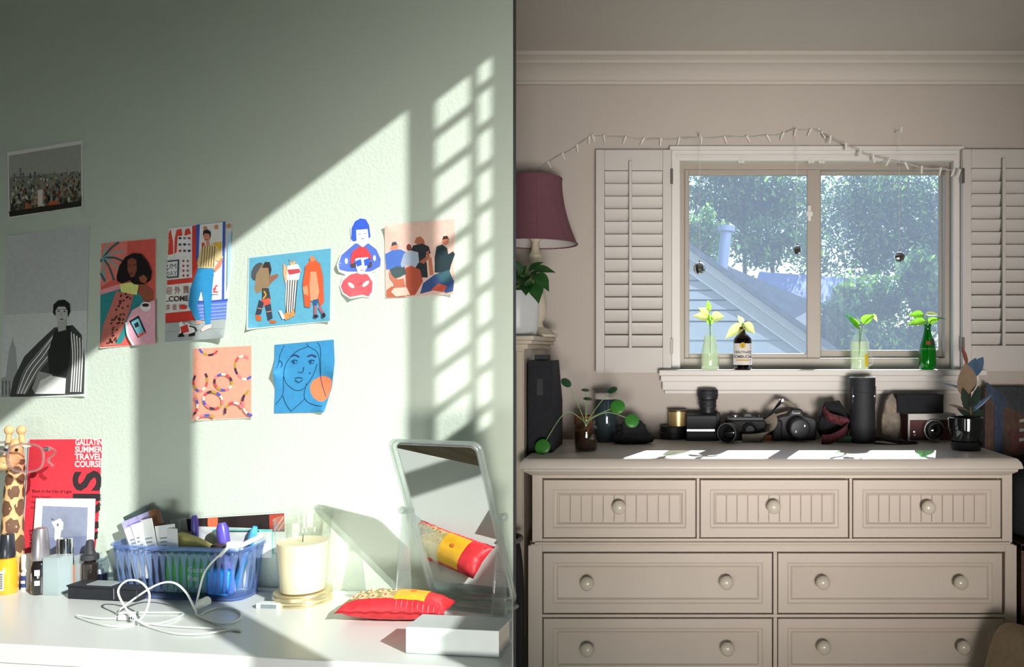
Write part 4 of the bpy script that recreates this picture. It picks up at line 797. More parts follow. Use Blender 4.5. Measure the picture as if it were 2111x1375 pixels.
NH = thing('neighbour_house', 'pale neighbouring house gable with horizontal siding seen through the left pane', 'house', (ax, Yh + 2, -0.3))
L_ = -NH.location
def xr(z): return ax + (az - z) / sl
def xl(z): return ax - (az - z) / sl
zbot = 0.0
b = MB(); b.prism([(xl(zbot), zbot), (xr(zbot), zbot), (ax, az)], Yh + 0.03, Yh + 0.06, 'y'); b.build('wall_board', M_GAPD, NH, loc=L_, smooth=0)
edges = [az - 0.0] + [hz(v) for v in (500, 520, 540, 560, 580, 600, 620, 641, 664, 702)]
z = edges[-1]
while z > zbot + 0.1: z -= 0.145; edges.append(z)
for za, zb2 in zip(edges[:-1], edges[1:]):
    g = 0.011 if za > hz(650) else 0.004
    a_ = zb2 + g; c_ = min(za, az - 0.002)
    if c_ - a_ < 0.01: continue
    b = MB(); vs = []
    for (yy0, yy1) in (((Yh - 0.016), (Yh + 0.004)),):
        vs = [(xl(a_), yy0, a_), (xr(a_), yy0, a_), (xr(a_), Yh + 0.03, a_), (xl(a_), Yh + 0.03, a_), (xl(c_), yy1, c_), (xr(c_), yy1, c_), (xr(c_), Yh + 0.03, c_), (xl(c_), Yh + 0.03, c_)]
    b.hexa(vs); b.build('siding_plank', M_SID, NH, loc=L_, smooth=0)
n_ = Vector((sl, 0, 1)).normalized()
def rake(sign, w0, w1, ya, yb, name, m):
    b = MB(); d = Vector((sign, 0, -sl)).normalized(); n2 = Vector((sign * sl, 0, 1)).normalized(); top = Vector((ax, 0, az)); Ls = (az - zbot + 0.2) / sl * math.sqrt(1 + sl * sl)
    p = []
    for yy in (ya, yb):
        for (s_, w) in ((0, w0), (Ls, w0), (Ls, w1), (0, w1)): q = top + d * s_ + n2 * w; p.append((q.x - (0 if s_ else 0), yy, q.z))
    b.hexa(p); b.build(name, m, NH, loc=L_, smooth=0)
for s_ in (1, -1):
    rake(s_, -0.02, 0.07, Yh - 0.06, Yh + 0.02, 'rake_trim', M_SIDT); rake(s_, 0.065, 0.12, Yh - 0.12, Yh + 0.02, 'rake_fascia', M_SIDT); rake(s_, 0.12, 0.16, Yh - 0.16, Yh + 1.6, 'roof', M_ROOF)
def slab(pts, th_, name, m, parent, loc):
    b = MB(); p = [Vector(q) for q in pts]; b.hexa([q - Vector((0, 0, th_)) for q in p] + p); return b.build(name, m, parent, loc=loc, smooth=0)
slab([P(1400, 790, 7.2), P(1692, 790, 7.2), P(1690, 628, 8.6), P(1475, 538, 8.6)], 0.05, 'wing_roof', M_ROOF, NH, L_)
b = MB(); q = P(1487, 570, 8.4); t_ = P(1498, 474, 8.4); b.tube([q, t_], 0.055, 14); b.build('vent_pipe', mat('vent_pipe_paint', '#8e98b8', rough=0.5), NH, loc=L_)
b = MB(); b.tube([P(1497.5, 477, 8.4), P(1498, 466, 8.4)], 0.085, 14); b.build('vent_cap', mat('vent_pipe_paint', '#8e98b8'), NH, loc=L_)
BH = thing('blue_roofed_house', 'distant house with a blue grey roof behind the gable', 'house', (P(1650, 0, 12).x, 13, -0.3)); L2 = -BH.location
slab([P(1540, 640, 12.3), P(1800, 655, 12.3), P(1780, 575, 13.6), P(1565, 560, 13.6)], 0.06, 'roof', mat('blue_grey_roof', '#5b6a94', rough=0.85, var=0.2, scale=10), BH, L2)
b = MB(); a_, c_ = P(1560, 650, 12.5), P(1785, 640, 12.5); b.box(a_.x, c_.x, 12.5, 13.4, -0.3, a_.z - 0.03); b.build('wall', mat('far_house_wall', '#8d93a3', rough=0.9), BH, loc=L2)
def leafmat(name, h, t=0.5): return mat(name, h, rough=0.5, var=0.35, scale=3, trans=t)
LD, LM_, LB = leafmat('dark_tree_leaf', '#35523a'), leafmat('mid_tree_leaf', '#5c8440'), leafmat('bright_tree_leaf', '#8fb84a', 0.6)
def tree(name, label, px, py, rxp, ryp, Y, nl, mm, leaf=0.10, base=None, seed=1, clump=14, group='trees beyond the window'):
    rnd = random.Random(seed); k = Y / F; c = P(px, py, Y); t = thing(name, label, 'tree' if 'tree' in name else 'shrub', (c.x, Y, -0.3), group=group); L3 = -t.location
    R = Vector((rxp * k, max(rxp, ryp) * k * 0.6, ryp * k)); cl = []
    for _ in range(clump):
        while True:
            v = Vector((rnd.uniform(-1, 1), rnd.uniform(-1, 1), rnd.uniform(-1, 1)))
            if v.length < 1: break
        cl.append((Vector((c.x + v.x * R.x * 0.8, c.y + v.y * R.y * 0.8, c.z + v.z * R.z * 0.8)), rnd.uniform(0.25, 0.5)))
    vs, fs, mi = [], [], []
    for i in range(nl):
        cc, s_ = cl[rnd.randrange(clump)]
        p = cc + Vector((rnd.gauss(0, 0.5) * R.x * s_, rnd.gauss(0, 0.5) * R.y * s_, rnd.gauss(0, 0.5) * R.z * s_))
        a = Vector((rnd.uniform(-1, 1), rnd.uniform(-1, 1), rnd.uniform(-1, 1))).normalized(); bb = a.orthogonal().normalized(); L = leaf * rnd.uniform(0.6, 1.3)
        o = len(vs); vs += [tuple(p - a * L * 0.5), tuple(p + bb * L * 0.26), tuple(p + a * L * 0.5), tuple(p - bb * L * 0.26)]; fs.append((o, o + 1, o + 2, o + 3)); mi.append(rnd.choices(range(len(mm)), [0.6, 0.3, 0.1][:len(mm)])[0])
    me = bpy.data.meshes.new('foliage'); me.from_pydata(vs, [], fs)
    for m_ in mm: me.materials.append(m_)
    me.polygons.foreach_set('material_index', mi); o = inst(me, 'foliage', t, L3)
    bt = MB(); tr0 = Vector((c.x, Y, -0.3)); bt.tube(smooth_path([tr0, Vector((c.x + 0.06, Y, c.z * 0.5)), Vector((c.x, Y, c.z))], 5), [0.06] * 5 + [0.04] * 5 + [0.02], 8)
    for cc, s_ in cl[:7]: bt.tube([Vector((c.x, Y, c.z - R.z * 0.5)), (Vector((c.x, Y, c.z)) + cc) / 2 + Vector((0, 0, 0.1)), cc], [0.04, 0.025, 0.01], 6)
    bt.build('trunk', mat('tree_bark', '#4a4038', rough=0.9, var=0.3), t, loc=L3); return t
tree('garden_tree', 'large dark tree filling the top of the left pane', 1530, 395, 190, 80, 15.5, 11000, [LD, LM_, LB], 0.11, seed=2, clump=26)
tree('garden_tree', 'dark tree spreading across the upper right pane', 1800, 480, 180, 170, 16.5, 15000, [LD, LM_, LB], 0.12, seed=5, clump=26)
tree('garden_tree', 'slim bright green tree just behind the gable roof', 1450, 490, 60, 60, 11.5, 2200, [LM_, LB, LD], 0.09, seed=7)
tree('garden_tree', 'airy tree with sky showing through it in the left pane', 1590, 500, 110, 60, 14.5, 2600, [LM_, LD, LB], 0.11, seed=21, clump=20)
tree('garden_shrub', 'yellow green shrub low in the middle of the right pane', 1790, 620, 75, 95, 10.8, 3800, [LM_, LB, LD], 0.09, seed=9)
tree('garden_shrub', 'tall green shrub at the right edge of the right pane', 1895, 600, 80, 120, 10.2, 5200, [LM_, LD, LB], 0.08, seed=12)
tree('garden_shrub', 'shadowy shrub low beside the blue roof in the right pane', 1715, 690, 70, 70, 10.0, 3500, [LD, LD, LM_], 0.09, seed=15)
tree('garden_shrub', 'dark hedge shrub low along the bottom of the right pane', 1840, 720, 130, 50, 9.8, 4500, [LD, LM_, LB], 0.08, seed=18)
# ------------------------------------------------------------------ art prints on the poster wall
class Art:
    """flat print: sheet outline and printed shapes given where they show on the wall"""
    def __init__(s, sheet, paper='#dfe6e0', curl=None, base=0.0012, step=0.00007, gain=1.0):
        s.g = gain
        s.L = []; s.base = base; s.step = step; s.curl = curl or (lambda x, y: 0.0); s.n = 0
        s.poly(paper, sheet)
    def poly(s, h, pts, same=False):
        if not same: s.n += 1
        s.L.append((h, [tuple(p) for p in pts], [tuple(range(len(pts)))], s.n)); return s
    def ell(s, h, cx, cy, rx, ry=None, rot=0, n=20, a0=0, a1=360):
        ry = ry or rx; r = math.radians(rot); pts = []
        for i in range(n):
            a = math.radians(lerp(a0, a1, i / (n if a1 - a0 == 360 else n - 1))); x, y = rx * math.cos(a), ry * math.sin(a)
            pts.append((cx + x * math.cos(r) - y * math.sin(r), cy + x * math.sin(r) + y * math.cos(r)))
        return s.poly(h, pts)
    def line(s, h, pts, w):
        pts = [Vector((p[0], p[1], 0)) for p in pts]
        if len(pts) > 2: pts = smooth_path(pts, 5)
        l, r = [], []
        for i, p in enumerate(pts):
            d = (pts[min(i + 1, len(pts) - 1)] - pts[max(i - 1, 0)]).normalized(); nn = Vector((-d.y, d.x, 0)) * w / 2; l.append((p + nn)[:2]); r.append((p - nn)[:2])
        N = len(l); s.n += 1; s.L.append((h, l + r, [(i, i + 1, N + i + 1, N + i) for i in range(N - 1)], s.n)); return s
    def arc(s, h, cx, cy, rx, ry, a0, a1, w, rot=0):
        r = math.radians(rot); pts = []
        for i in range(9):
            a = math.radians(lerp(a0, a1, i / 8)); x, y = rx * math.cos(a), ry * math.sin(a); pts.append((cx + x * math.cos(r) - y * math.sin(r), cy + x * math.sin(r) + y * math.cos(r)))
        return s.line(h, pts, w)
    def text(s, h, body, x, y, size, rot=0, sx=1.0, thick=0.0, align='LEFT', space=1.0):
        vs, fs = text_geo(body, size, thick, sx, align, space); c_, q_ = math.cos(math.radians(rot)), math.sin(math.radians(rot)); s.n += 1
        s.L.append((h, [(x + a * c_ + b_ * q_, y - b_ * c_ + a * q_) for a, b_ in vs], fs, s.n)); return s
    def build(s, name, label, cat, mapper=None, parent=None, maxe=6.5, gloss=0.7):
        mapper = mapper or PW; bm = bmesh.new(); mats = []
        for h, pts, fs, lay in s.L:
            m_ = ink(boost(h, s.g) if s.g != 1 else h, gloss)
            if m_ not in mats: mats.append(m_)
            b2 = bmesh.new(); vv = [b2.verts.new((p[0], p[1], 0)) for p in pts]
            for f in fs:
                try: b2.faces.new([vv[i] for i in f])
                except ValueError: pass
            for f in b2.faces: f.normal_update()
            bmesh.ops.triangulate(b2, faces=b2.faces)
            if maxe:
                for _ in range(6):
                    es = [e for e in b2.edges if e.calc_length() > maxe]
                    if not es: break
                    bmesh.ops.subdivide_edges(b2, edges=es, cuts=1)
                    bmesh.ops.triangulate(b2, faces=[f for f in b2.faces if len(f.verts) > 3])
            mp = {}
            for v in b2.verts: mp[v] = bm.verts.new(mapper(v.co.x, v.co.y, s.base + s.step * lay + s.curl(v.co.x, v.co.y)))
            mi = mats.index(m_); sheet = s.L[0][1]
            for f in b2.faces:
                if lay > 1:
                    cc = f.calc_center_median(); ins = False
                    for (xa, ya), (xb, yb) in zip(sheet, sheet[1:] + sheet[:1]):
                        if (ya > cc.y) != (yb > cc.y) and cc.x < (xb - xa) * (cc.y - ya) / (yb - ya) + xa: ins = not ins
                    if not ins: continue
                try: nf = bm.faces.new([mp[v] for v in f.verts]); nf.material_index = mi
                except ValueError: pass
            b2.free()
        c = sum((v.co for v in bm.verts), Vector()) / len(bm.verts)
        if parent is None:
            for v in bm.verts: v.co -= c
        me = bpy.data.meshes.new(name); bm.to_mesh(me); bm.free()
        for m_ in mats: me.materials.append(m_)
        o = bpy.data.objects.new(name, me); COL.objects.link(o)
        if parent: o.parent = parent
        else: o.location = c; tag(o, label, cat)
        return o
def curl_at(corners):
    """corner lifts: (x, y, radius px, height m)"""
    return lambda x, y: sum(h * max(0, 1 - math.hypot(x - cx, y - cy) / r) ** 2 for cx, cy, r, h in corners)
# 1 city photograph
a = Art([(15, 314), (170, 289), (171, 424), (18, 450)], '#c9cfc9', curl_at([(15, 314, 60, .004)]), gain=1.7)
a.poly('#6d7268', [(18, 321), (167, 297), (168, 425), (20, 447)]).poly('#8b8f88', [(18, 321), (167, 297), (167, 352), (18, 366)])
rnd = random.Random(4)
for i in range(420):
    y = 356 + 76 * (i / 420) ** 0.8; x = rnd.uniform(22, 163); s_ = 1.6 + 5 * (y - 355) / 80; y -= (x - 20) * 0.12 - 6
    h = rnd.choice(['#55564c', '#3c3d36', '#8d8a78', '#b2ac98', '#6b665a', '#2f302b', '#7d7a6b', '#9b6a4a'])
    a.poly(h, [(x, y - s_ * 0.8), (x + s_, y - s_), (x + s_, y + s_ * 0.7), (x, y + s_ * 0.8)], True)
for x, h in ((28, 9), (34, 12), (40, 20), (46, 10), (60, 9), (70, 12), (78, 8), (90, 7)): a.poly('#5b6068', [(x, 366 - h), (x + 4, 366 - h), (x + 4, 368), (x, 368)], True)
a.poly('#a0502c', [(101, 416), (119, 413), (119, 432), (101, 436)]).poly('#8a5a40', [(52, 420), (60, 418), (60, 438), (52, 440)]).poly('#b7b0a4', [(78, 392), (88, 390), (88, 424), (78, 426)]).poly('#26261f', [(18, 436), (167, 414), (168, 425), (20, 447)])
a.build('city_photo_print', 'colour photograph of a dense city skyline taped at the upper left', 'photo print')
# 2 black and white portrait poster
a = Art([(15, 487), (184, 465), (176, 817), (0, 821)], '#b6bab8', curl_at([(15, 487, 70, .006), (170, 817, 50, .004)]), gain=1.55)
a.poly('#a7abaa', [(15, 489), (182, 467), (180, 640), (8, 650)])
a.poly('#8f9391', [(2, 780), (12, 776), (16, 740), (19, 720), (24, 705), (26, 694), (28, 705), (33, 720), (34, 740), (38, 776), (50, 782), (50, 818), (1, 819)])
for i in range(6): a.poly('#757a78', [(4 + i * 7, 785), (7 + i * 7, 785), (7 + i * 7, 815), (4 + i * 7, 815)], True)
a.poly('#3a3c3b', [(20, 818), (28, 780), (50, 735), (80, 705), (112, 675), (150, 670), (168, 690), (175, 740), (173, 812), (60, 818)])
for i in range(7): a.line('#c9cbc8' if i % 2 else '#6f7270', [(34 + i * 3, 812), (50 + i * 5, 765), (78 + i * 5, 728), (112 + i * 2, 688)], 2.6)
for i in range(5): a.line('#c9cbc8', [(146 + i * 6, 684 + i * 4), (150 + i * 5, 735), (146 + i * 5, 808)], 2.8)
a.poly('#262827', [(112, 683), (128, 672), (146, 672), (146, 700), (138, 776), (102, 770), (98, 730)])
a.poly('#8b8d8a', [(80, 765), (108, 772), (100, 800), (72, 812), (66, 800)]).poly('#c4c6c3', [(72, 812), (84, 784), (104, 774), (136, 780), (134, 812)])
a.poly('#9b9c98', [(118, 660), (136, 660), (136, 680), (120, 684)]).ell('#a8a9a5', 127, 645, 12, 19, 6)
a.poly('#1d1e1d', [(109, 645), (110, 628), (120, 619), (133, 618), (143, 626), (145, 642), (140, 655), (139, 640), (134, 632), (120, 632), (114, 640), (114, 652)])
for ex in (121, 133): a.ell('#2e2f2e', ex, 642, 2.6, 1.2); a.line('#2a2b2a', [(ex - 4, 638), (ex + 4, 638)], 1.2)
a.line('#6c6d6a', [(127, 643), (126, 651), (129, 652)], 1.0).ell('#55504e', 127, 658, 4, 1.5)
a.build('portrait_poster', 'black and white poster of a seated person wrapped in a striped blanket', 'poster')
# 3 woman with coffee
a = Art([(208, 501), (322, 491), (321, 709), (205, 718)], '#d7b3a8', curl_at([(321, 709, 45, .004), (205, 718, 40, .003)]), gain=1.45)
a.poly('#c4584e', [(209, 502), (321, 492), (320, 709), (206, 716)]).poly('#d8766a', [(209, 502), (262, 497), (262, 560), (209, 590)])
a.poly('#2e7f82', [(207, 606), (250, 592), (300, 600), (290, 640), (250, 708), (206, 714)])
for i in range(9):
    t_ = math.radians(-70 + i * 26); a.line('#3c5a5e' if i % 2 else '#7e9a94', [(212, 532), (212 + 24 * math.cos(t_), 532 + 24 * math.sin(t_) - 4), (212 + 46 * max(math.cos(t_), 0.1), 534 + 50 * math.sin(t_))], 4.5)
a.poly('#e08f92', [(206, 598), (245, 586), (260, 592), (206, 608)])
a.poly('#8a4f3c', [(284, 580), (302, 588), (316, 600), (316, 640), (308, 640), (292, 612), (282, 600)])
a.poly('#b0685c', [(240, 600), (276, 606), (268, 640), (252, 680), (236, 712), (206, 714), (212, 672), (228, 632)])
for i in range(46):
    u = random.Random(i).random(); v = random.Random(i + 99).random(); x = lerp(248, 214, v) + u * lerp(24, 26, v); y = lerp(606, 710, v); a.ell('#2f1d1c', x, y, 1.7, 2.2, 30, 8)
a.poly('#c9cf7e', [(246, 586), (268, 582), (286, 588), (282, 608), (250, 602)])
a.poly('#1a1718', [(240, 570), (246, 548), (258, 530), (274, 522), (290, 524), (304, 540), (312, 560), (310, 578), (298, 586), (276, 586), (268, 578), (252, 584), (242, 580)])
a.poly('#7b4534', [(263, 536), (272, 531), (281, 536), (282, 556), (277, 570), (270, 572), (263, 558)])
a.line('#2a1512', [(265, 547), (271, 547)], 1.2).line('#2a1512', [(275, 546), (281, 546)], 1.2).ell('#4e1f1d', 271, 564, 3.4, 1.4)
a.poly('#8a4f3c', [(286, 572), (296, 566), (304, 574), (300, 584), (290, 582)])
a.poly('#e7a0ae', [(262, 660), (272, 640), (292, 628), (320, 618), (320, 709), (272, 712), (262, 692)]).line('#bcd3da', [(260, 664), (264, 692), (276, 712)], 4)
a.ell('#e9e6e0', 300, 632, 11, 10).ell('#3b1f1c', 300, 629, 7.5, 3.6)
a.poly('#23282c', [(266, 662), (286, 650), (302, 686), (284, 697)]).poly('#6fb0bd', [(270, 664), (285, 656), (297, 684), (284, 691)]).poly('#23282c', [(276, 668), (284, 663), (287, 672), (279, 676)]).poly('#c85c5c', [(283, 690), (299, 683), (301, 687), (285, 695)])
a.build('woman_print', 'red print of a dark-haired woman at a pink table with coffee', 'art print')
# 4 shop front
a = Art([(348, 470), (478, 457), (476, 560), (468, 640), (460, 697), (340, 707)], '#c7cbc8', curl_at([(460, 697, 55, .010), (348, 470, 35, .004)]), gain=1.35)
a.poly('#d4d6d2', [(346, 472), (400, 466), (400, 640), (342, 640)])
for pts in ([(348, 480), (352, 472), (357, 500), (357, 524), (342, 526), (344, 500)], [(360, 492), (364, 474), (374, 471), (376, 484), (366, 492), (364, 520), (359, 524)], [(380, 486), (382, 473), (390, 470), (394, 482)]): a.poly('#cf4437', pts)
a.poly('#c93f35', [(396, 466), (410, 464), (404, 640), (396, 645)]).poly('#c93f35', [(341, 578), (398, 572), (398, 582), (341, 588)]).poly('#c23a32', [(341, 646), (400, 640), (404, 660), (341, 666)])
a.poly('#e8e6e0', [(366, 487), (394, 484), (394, 526), (366, 528)])
for r in range(3):
    for c_ in range(3): a.ell(['#3b3d40', '#7d7f80', '#b8433a', '#4f5356'][(r * 3 + c_) % 4], 371 + c_ * 9.5, 491 + r * 13, 3.4, 2.6, 0, 8)
a.poly('#e4e2dc', [(372, 532), (393, 529), (392, 572), (371, 574)])
for r in range(4):
    for c_ in range(2): a.ell('#8a5a58' if c_ else '#b04a42', 378 + c_ * 9, 538 + r * 10, 2.6, 2.8, 0, 8)
a.poly('#3c4a52', [(341, 538), (369, 535), (368, 572), (341, 574)]).poly('#dfe3df', [(341, 541), (366, 538), (365, 569), (341, 571)])
a.text('#4c5a66', 'UM', 342, 555, 16, -3, 0.95).text('#4c5a66', 'DAY', 341, 569.5, 15, -3, 0.8)
a.text('#8a5040', '迎 外 賣', 341, 606, 17, -3, 0.82).text('#4a3a36', 'LCOME', 340, 622, 15.5, -2, 0.95, 0.3).text('#8a4238', '茶 面 第', 341, 639, 13, -2, 0.8).ell('#c93f35', 378, 633, 7, 5, 10)
a.poly('#3e58ae', [(404, 464), (412, 463), (410, 530), (404, 540)]).poly('#d6dad6', [(412, 463), (460, 458), (458, 620), (406, 620)]).poly('#3e58ae', [(459, 458), (464, 457), (462, 618), (457, 620)]).poly('#9cc6d8', [(470, 480), (477, 478), (474, 560), (468, 600)])
for x, y in ((423, 471), (446, 468), (471, 466)): a.ell('#b98a5c', x, y, 4.5, 5)
a.poly('#e0b23c', [(440, 500), (457, 498), (456, 520), (440, 520)]).poly('#d34a3a', [(416, 500), (422, 500), (422, 516), (416, 516)])
a.poly('#3e58ae', [(404, 622), (470, 616), (469, 621), (404, 627)]).poly('#5d79c4', [(402, 627), (468, 621), (466, 658), (404, 661)])
for i in range(5): a.line('#c2cde8', [(404, 631 + i * 7), (467, 626 + i * 7)], 0.8)
a.poly('#9aa3a2', [(341, 666), (466, 658), (461, 696), (340, 706)])
a.line('#7b8483', [(341, 684), (463, 677)], 0.9).line('#7b8483', [(380, 664), (372, 702)], 0.9)
a.poly('#d8c38c', [(412, 516), (420, 507), (428, 503), (446, 505), (452, 514), (460, 530), (452, 540), (444, 536), (442, 552), (414, 552), (406, 544)])
for i in range(6): a.line('#5b4a28', [(418 + i * 5, 507), (414 + i * 5.2, 550)], 1.5)
a.poly('#c7866a', [(425, 498), (431, 498), (431, 508), (426, 508)]).ell('#c7866a', 426, 488, 6.5, 10.5, -8).poly('#2a2524', [(418, 487), (419, 476), (427, 473), (434, 478), (434, 492), (431, 482), (422, 481)]).line('#7c3a30', [(423, 493), (428, 494)], 1.2).line('#1c1a1a', [(422, 486), (425, 486)], 1.1)
a.poly('#c7866a', [(452, 536), (460, 530), (456, 548), (444, 560), (440, 556)])
a.poly('#2f86b8', [(408, 553), (440, 554), (442, 580), (436, 620), (434, 668), (424, 670), (420, 620), (416, 596), (406, 630), (414, 660), (404, 662), (388, 630), (392, 596)])
a.poly('#e8e9e6', [(440, 570), (448, 562), (452, 606), (437, 606)]).text('#d23a34', '£', 438, 603, 22, 0, 1.0, 0.4)
a.poly('#c99a86', [(404, 660), (414, 660), (414, 668), (402, 668)]).poly('#e7c4be', [(424, 670), (436, 668), (434, 676), (416, 684), (414, 680)])
a.poly('#e6e6e2', [(368, 668), (374, 662), (380, 670), (384, 664), (398, 672), (402, 686), (370, 690), (372, 676)]).poly('#c23a34', [(372, 674), (386, 668), (390, 684), (374, 688)]).poly('#1d1c1c', [(368, 690), (376, 684), (380, 694), (366, 695)]).poly('#1d1c1c', [(388, 690), (402, 684), (402, 692), (390, 694)]).line('#1d1c1c', [(390, 672), (402, 676), (405, 684)], 2.5)
a.build('shopfront_print', 'print of a person in blue jeans and a small dog before a shopfront', 'art print')
# 5 three walkers on blue
a = Art([(512, 530), (684, 510), (682, 662), (508, 680)], '#cfe0e2', curl_at([(682, 662, 40, .006), (508, 680, 30, .005)]))
a.poly('#64afcb', [(514, 532), (682, 512), (680, 661), (511, 677)])
a.ell('#55595c', 531, 560, 12, 20, 25).poly('#9a8466', [(528, 566), (540, 546), (554, 541), (558, 560), (556, 590), (548, 596), (528, 606), (524, 596)]).ell('#b07a5c', 550, 548, 6, 8).poly('#3d3836', [(540, 552), (546, 540), (556, 540), (560, 556), (556, 570), (553, 552), (546, 552)])
a.poly('#9a6a54', [(554, 570), (572, 564), (574, 570), (560, 582), (556, 588)])
a.poly('#4a4844', [(540, 594), (554, 594), (558, 616), (550, 626), (540, 618)]).poly('#d6604a', [(538, 618), (556, 614), (558, 628), (544, 632)]).poly('#3c4656', [(534, 618), (544, 624), (538, 648), (526, 650)]).poly('#3c4656', [(546, 630), (558, 626), (562, 656), (552, 662)]).line('#c78878', [(531, 635), (541, 637)], 2).line('#c78878', [(549, 643), (561, 641)], 2).poly('#d0662f', [(527, 648), (538, 652), (538, 662), (528, 660)]).poly('#d0662f', [(556, 660), (572, 662), (566, 667), (556, 666)]).line('#d6a64a', [(544, 600), (548, 608), (542, 616)], 3)
a.ell('#dcb27e', 603, 541, 6, 8).poly('#6fa8c0', [(594, 534), (606, 530), (610, 536), (600, 542)]).poly('#e8e8e4', [(592, 548), (614, 544), (620, 556), (616, 576), (590, 578)]).poly('#c8545a', [(592, 556), (618, 554), (619, 562), (596, 567)]).poly('#e0b48a', [(584, 542), (590, 548), (594, 580), (588, 584), (584, 566)]).poly('#efefec', [(590, 566), (616, 566), (614, 577), (592, 578)])
a.poly('#e4e4e0', [(590, 577), (614, 577), (610, 620), (606, 648), (590, 650), (588, 620)])
for i in range(5): a.line('#2e2c2a', [(593 + i * 5, 577), (590 + i * 4.2, 649)], 1.7)
a.poly('#d79a58', [(584, 648), (596, 642), (598, 656), (588, 660)]).poly('#d79a58', [(598, 646), (606, 636), (608, 650), (598, 656)]).poly('#e9e6dc', [(574, 640), (580, 640), (588, 656), (582, 658)])
a.poly('#e2613a', [(630, 548), (638, 538), (650, 536), (660, 544), (666, 570), (668, 622), (660, 634), (652, 600), (640, 600), (640, 634), (628, 632), (624, 586)]).ell('#dc8a5a', 644, 534, 5.5, 6).poly('#e0a27c', [(640, 560), (652, 560), (658, 600), (654, 620), (640, 620), (638, 590)]).poly('#d89a70', [(624, 592), (634, 588), (636, 610), (626, 606)])
a.poly('#3a5f96', [(645, 618), (657, 616), (652, 632), (648, 632)]).line('#b06a78', [(650, 630), (650, 650)], 5).line('#b06a78', [(658, 632), (666, 646)], 5).ell('#3a2c34', 651, 652, 5, 3.6).ell('#3a2c34', 667, 650, 4, 5)
a.build('walkers_print', 'sky blue print of three people walking in long coats', 'art print')
# 6 two girls cut-out
o_ = [(724, 494), (722, 470), (730, 454), (742, 447), (754, 450), (762, 462), (765, 490), (758, 500), (778, 512), (788, 532), (787, 550), (774, 560), (766, 562), (772, 580), (770, 600), (762, 614), (748, 612), (738, 613), (722, 616), (706, 606), (700, 590), (706, 574), (712, 566), (698, 560), (694, 546), (702, 524), (718, 508)]
a = Art(o_, '#e4ebe8', curl_at([(694, 550, 40, .006), (722, 616, 40, .006)]))
a.poly('#5b78cf', [(720, 512), (732, 502), (760, 502), (776, 514), (785, 534), (784, 549), (770, 557), (762, 560), (716, 560), (700, 556), (697, 546), (704, 526)]).poly('#e0ece9', [(734, 500), (760, 500), (748, 510)])
a.poly('#e3efec', [(733, 470), (760, 468), (760, 490), (752, 502), (742, 504), (734, 494)])
a.poly('#3f66d6', [(724, 492), (725, 470), (732, 456), (743, 450), (754, 452), (761, 464), (764, 488), (760, 492), (758, 472), (734, 474), (735, 496), (728, 498)])
a.line('#6a86cc', [(738, 482), (744, 483)], 1).line('#6a86cc', [(750, 482), (756, 481)], 1).line('#6a86cc', [(744, 492), (751, 492)], 1.2)
a.ell('#e3efec', 714, 538, 3.2, 6).ell('#e3efec', 772, 532, 3, 6)
a.poly('#d8626a', [(708, 578), (722, 566), (740, 562), (758, 566), (768, 582), (767, 600), (760, 611), (748, 607), (738, 609), (722, 612), (708, 602), (703, 590)]).ell('#e9dedb', 724, 588, 8, 4, 40).ell('#e9dedb', 754, 585, 9, 4, -40).line('#a03a48', [(738, 588), (746, 582)], 1.2)
a.poly('#e6efec', [(732, 532), (760, 530), (756, 552), (748, 566), (738, 564), (734, 550)]).poly('#e24a50', [(722, 540), (726, 520), (740, 508), (754, 510), (764, 524), (766, 536), (758, 530), (742, 530), (732, 534), (726, 546)])
a.poly('#5a4a54', [(721, 546), (734, 540), (734, 550), (726, 552)]).poly('#5a4a54', [(758, 540), (767, 540), (766, 550), (760, 552)]).poly('#3f66d6', [(733, 538), (744, 534), (746, 546), (736, 550)]).poly('#3f66d6', [(750, 536), (760, 532), (762, 546), (752, 548)]).line('#b07a80', [(743, 557), (750, 557)], 1.3)
a.build('girls_cutout', 'paper cut-out of a blue-haired girl holding a red-haired girl', 'art print')
# 7 four people on pink
a = Art([(793, 463), (938, 451), (936, 606), (795, 615)], '#e5c9ba', curl_at([(793, 463, 40, .007), (936, 606, 40, .006)]))
a.poly('#e2c3b4', [(795, 465), (936, 453), (934, 604), (797, 613)])
a.poly('#4b4f55', [(806, 512), (808, 500), (816, 498), (820, 506), (816, 512)]).poly('#d8927a', [(806, 508), (818, 504), (822, 514), (814, 520), (804, 514)]).poly('#5277c6', [(794, 524), (808, 516), (826, 514), (840, 522), (834, 552), (796, 556)])
a.ell('#7a4238', 843, 510, 5, 7).poly('#a8b8cc', [(832, 524), (840, 518), (858, 517), (864, 528), (862, 546), (850, 551), (838, 546), (828, 552), (826, 544)])
a.poly('#b06a50', [(854, 500), (858, 490), (866, 487), (874, 494), (876, 504), (866, 508)]).poly('#2b3338', [(846, 516), (852, 506), (870, 502), (884, 508), (888, 522), (878, 526), (880, 548), (882, 572), (862, 572), (856, 552), (864, 540), (862, 520)]).poly('#a9644c', [(864, 540), (880, 528), (878, 520), (884, 516), (886, 530), (874, 544)]).poly('#c07a5e', [(882, 528), (890, 532), (894, 566), (886, 568)])
a.poly('#3b2e2e', [(912, 494), (914, 487), (922, 486), (926, 494), (918, 496)]).poly('#cc7e66', [(912, 494), (924, 492), (926, 500), (918, 506), (912, 502)]).poly('#2c3d42', [(896, 530), (900, 508), (912, 504), (922, 512), (924, 524), (934, 518), (938, 524), (930, 546), (926, 562), (896, 562)])
a.poly('#b2553e', [(836, 552), (848, 548), (866, 556), (872, 580), (856, 608), (838, 610)]).poly('#c06a50', [(797, 598), (808, 590), (830, 604), (836, 612), (797, 613)])
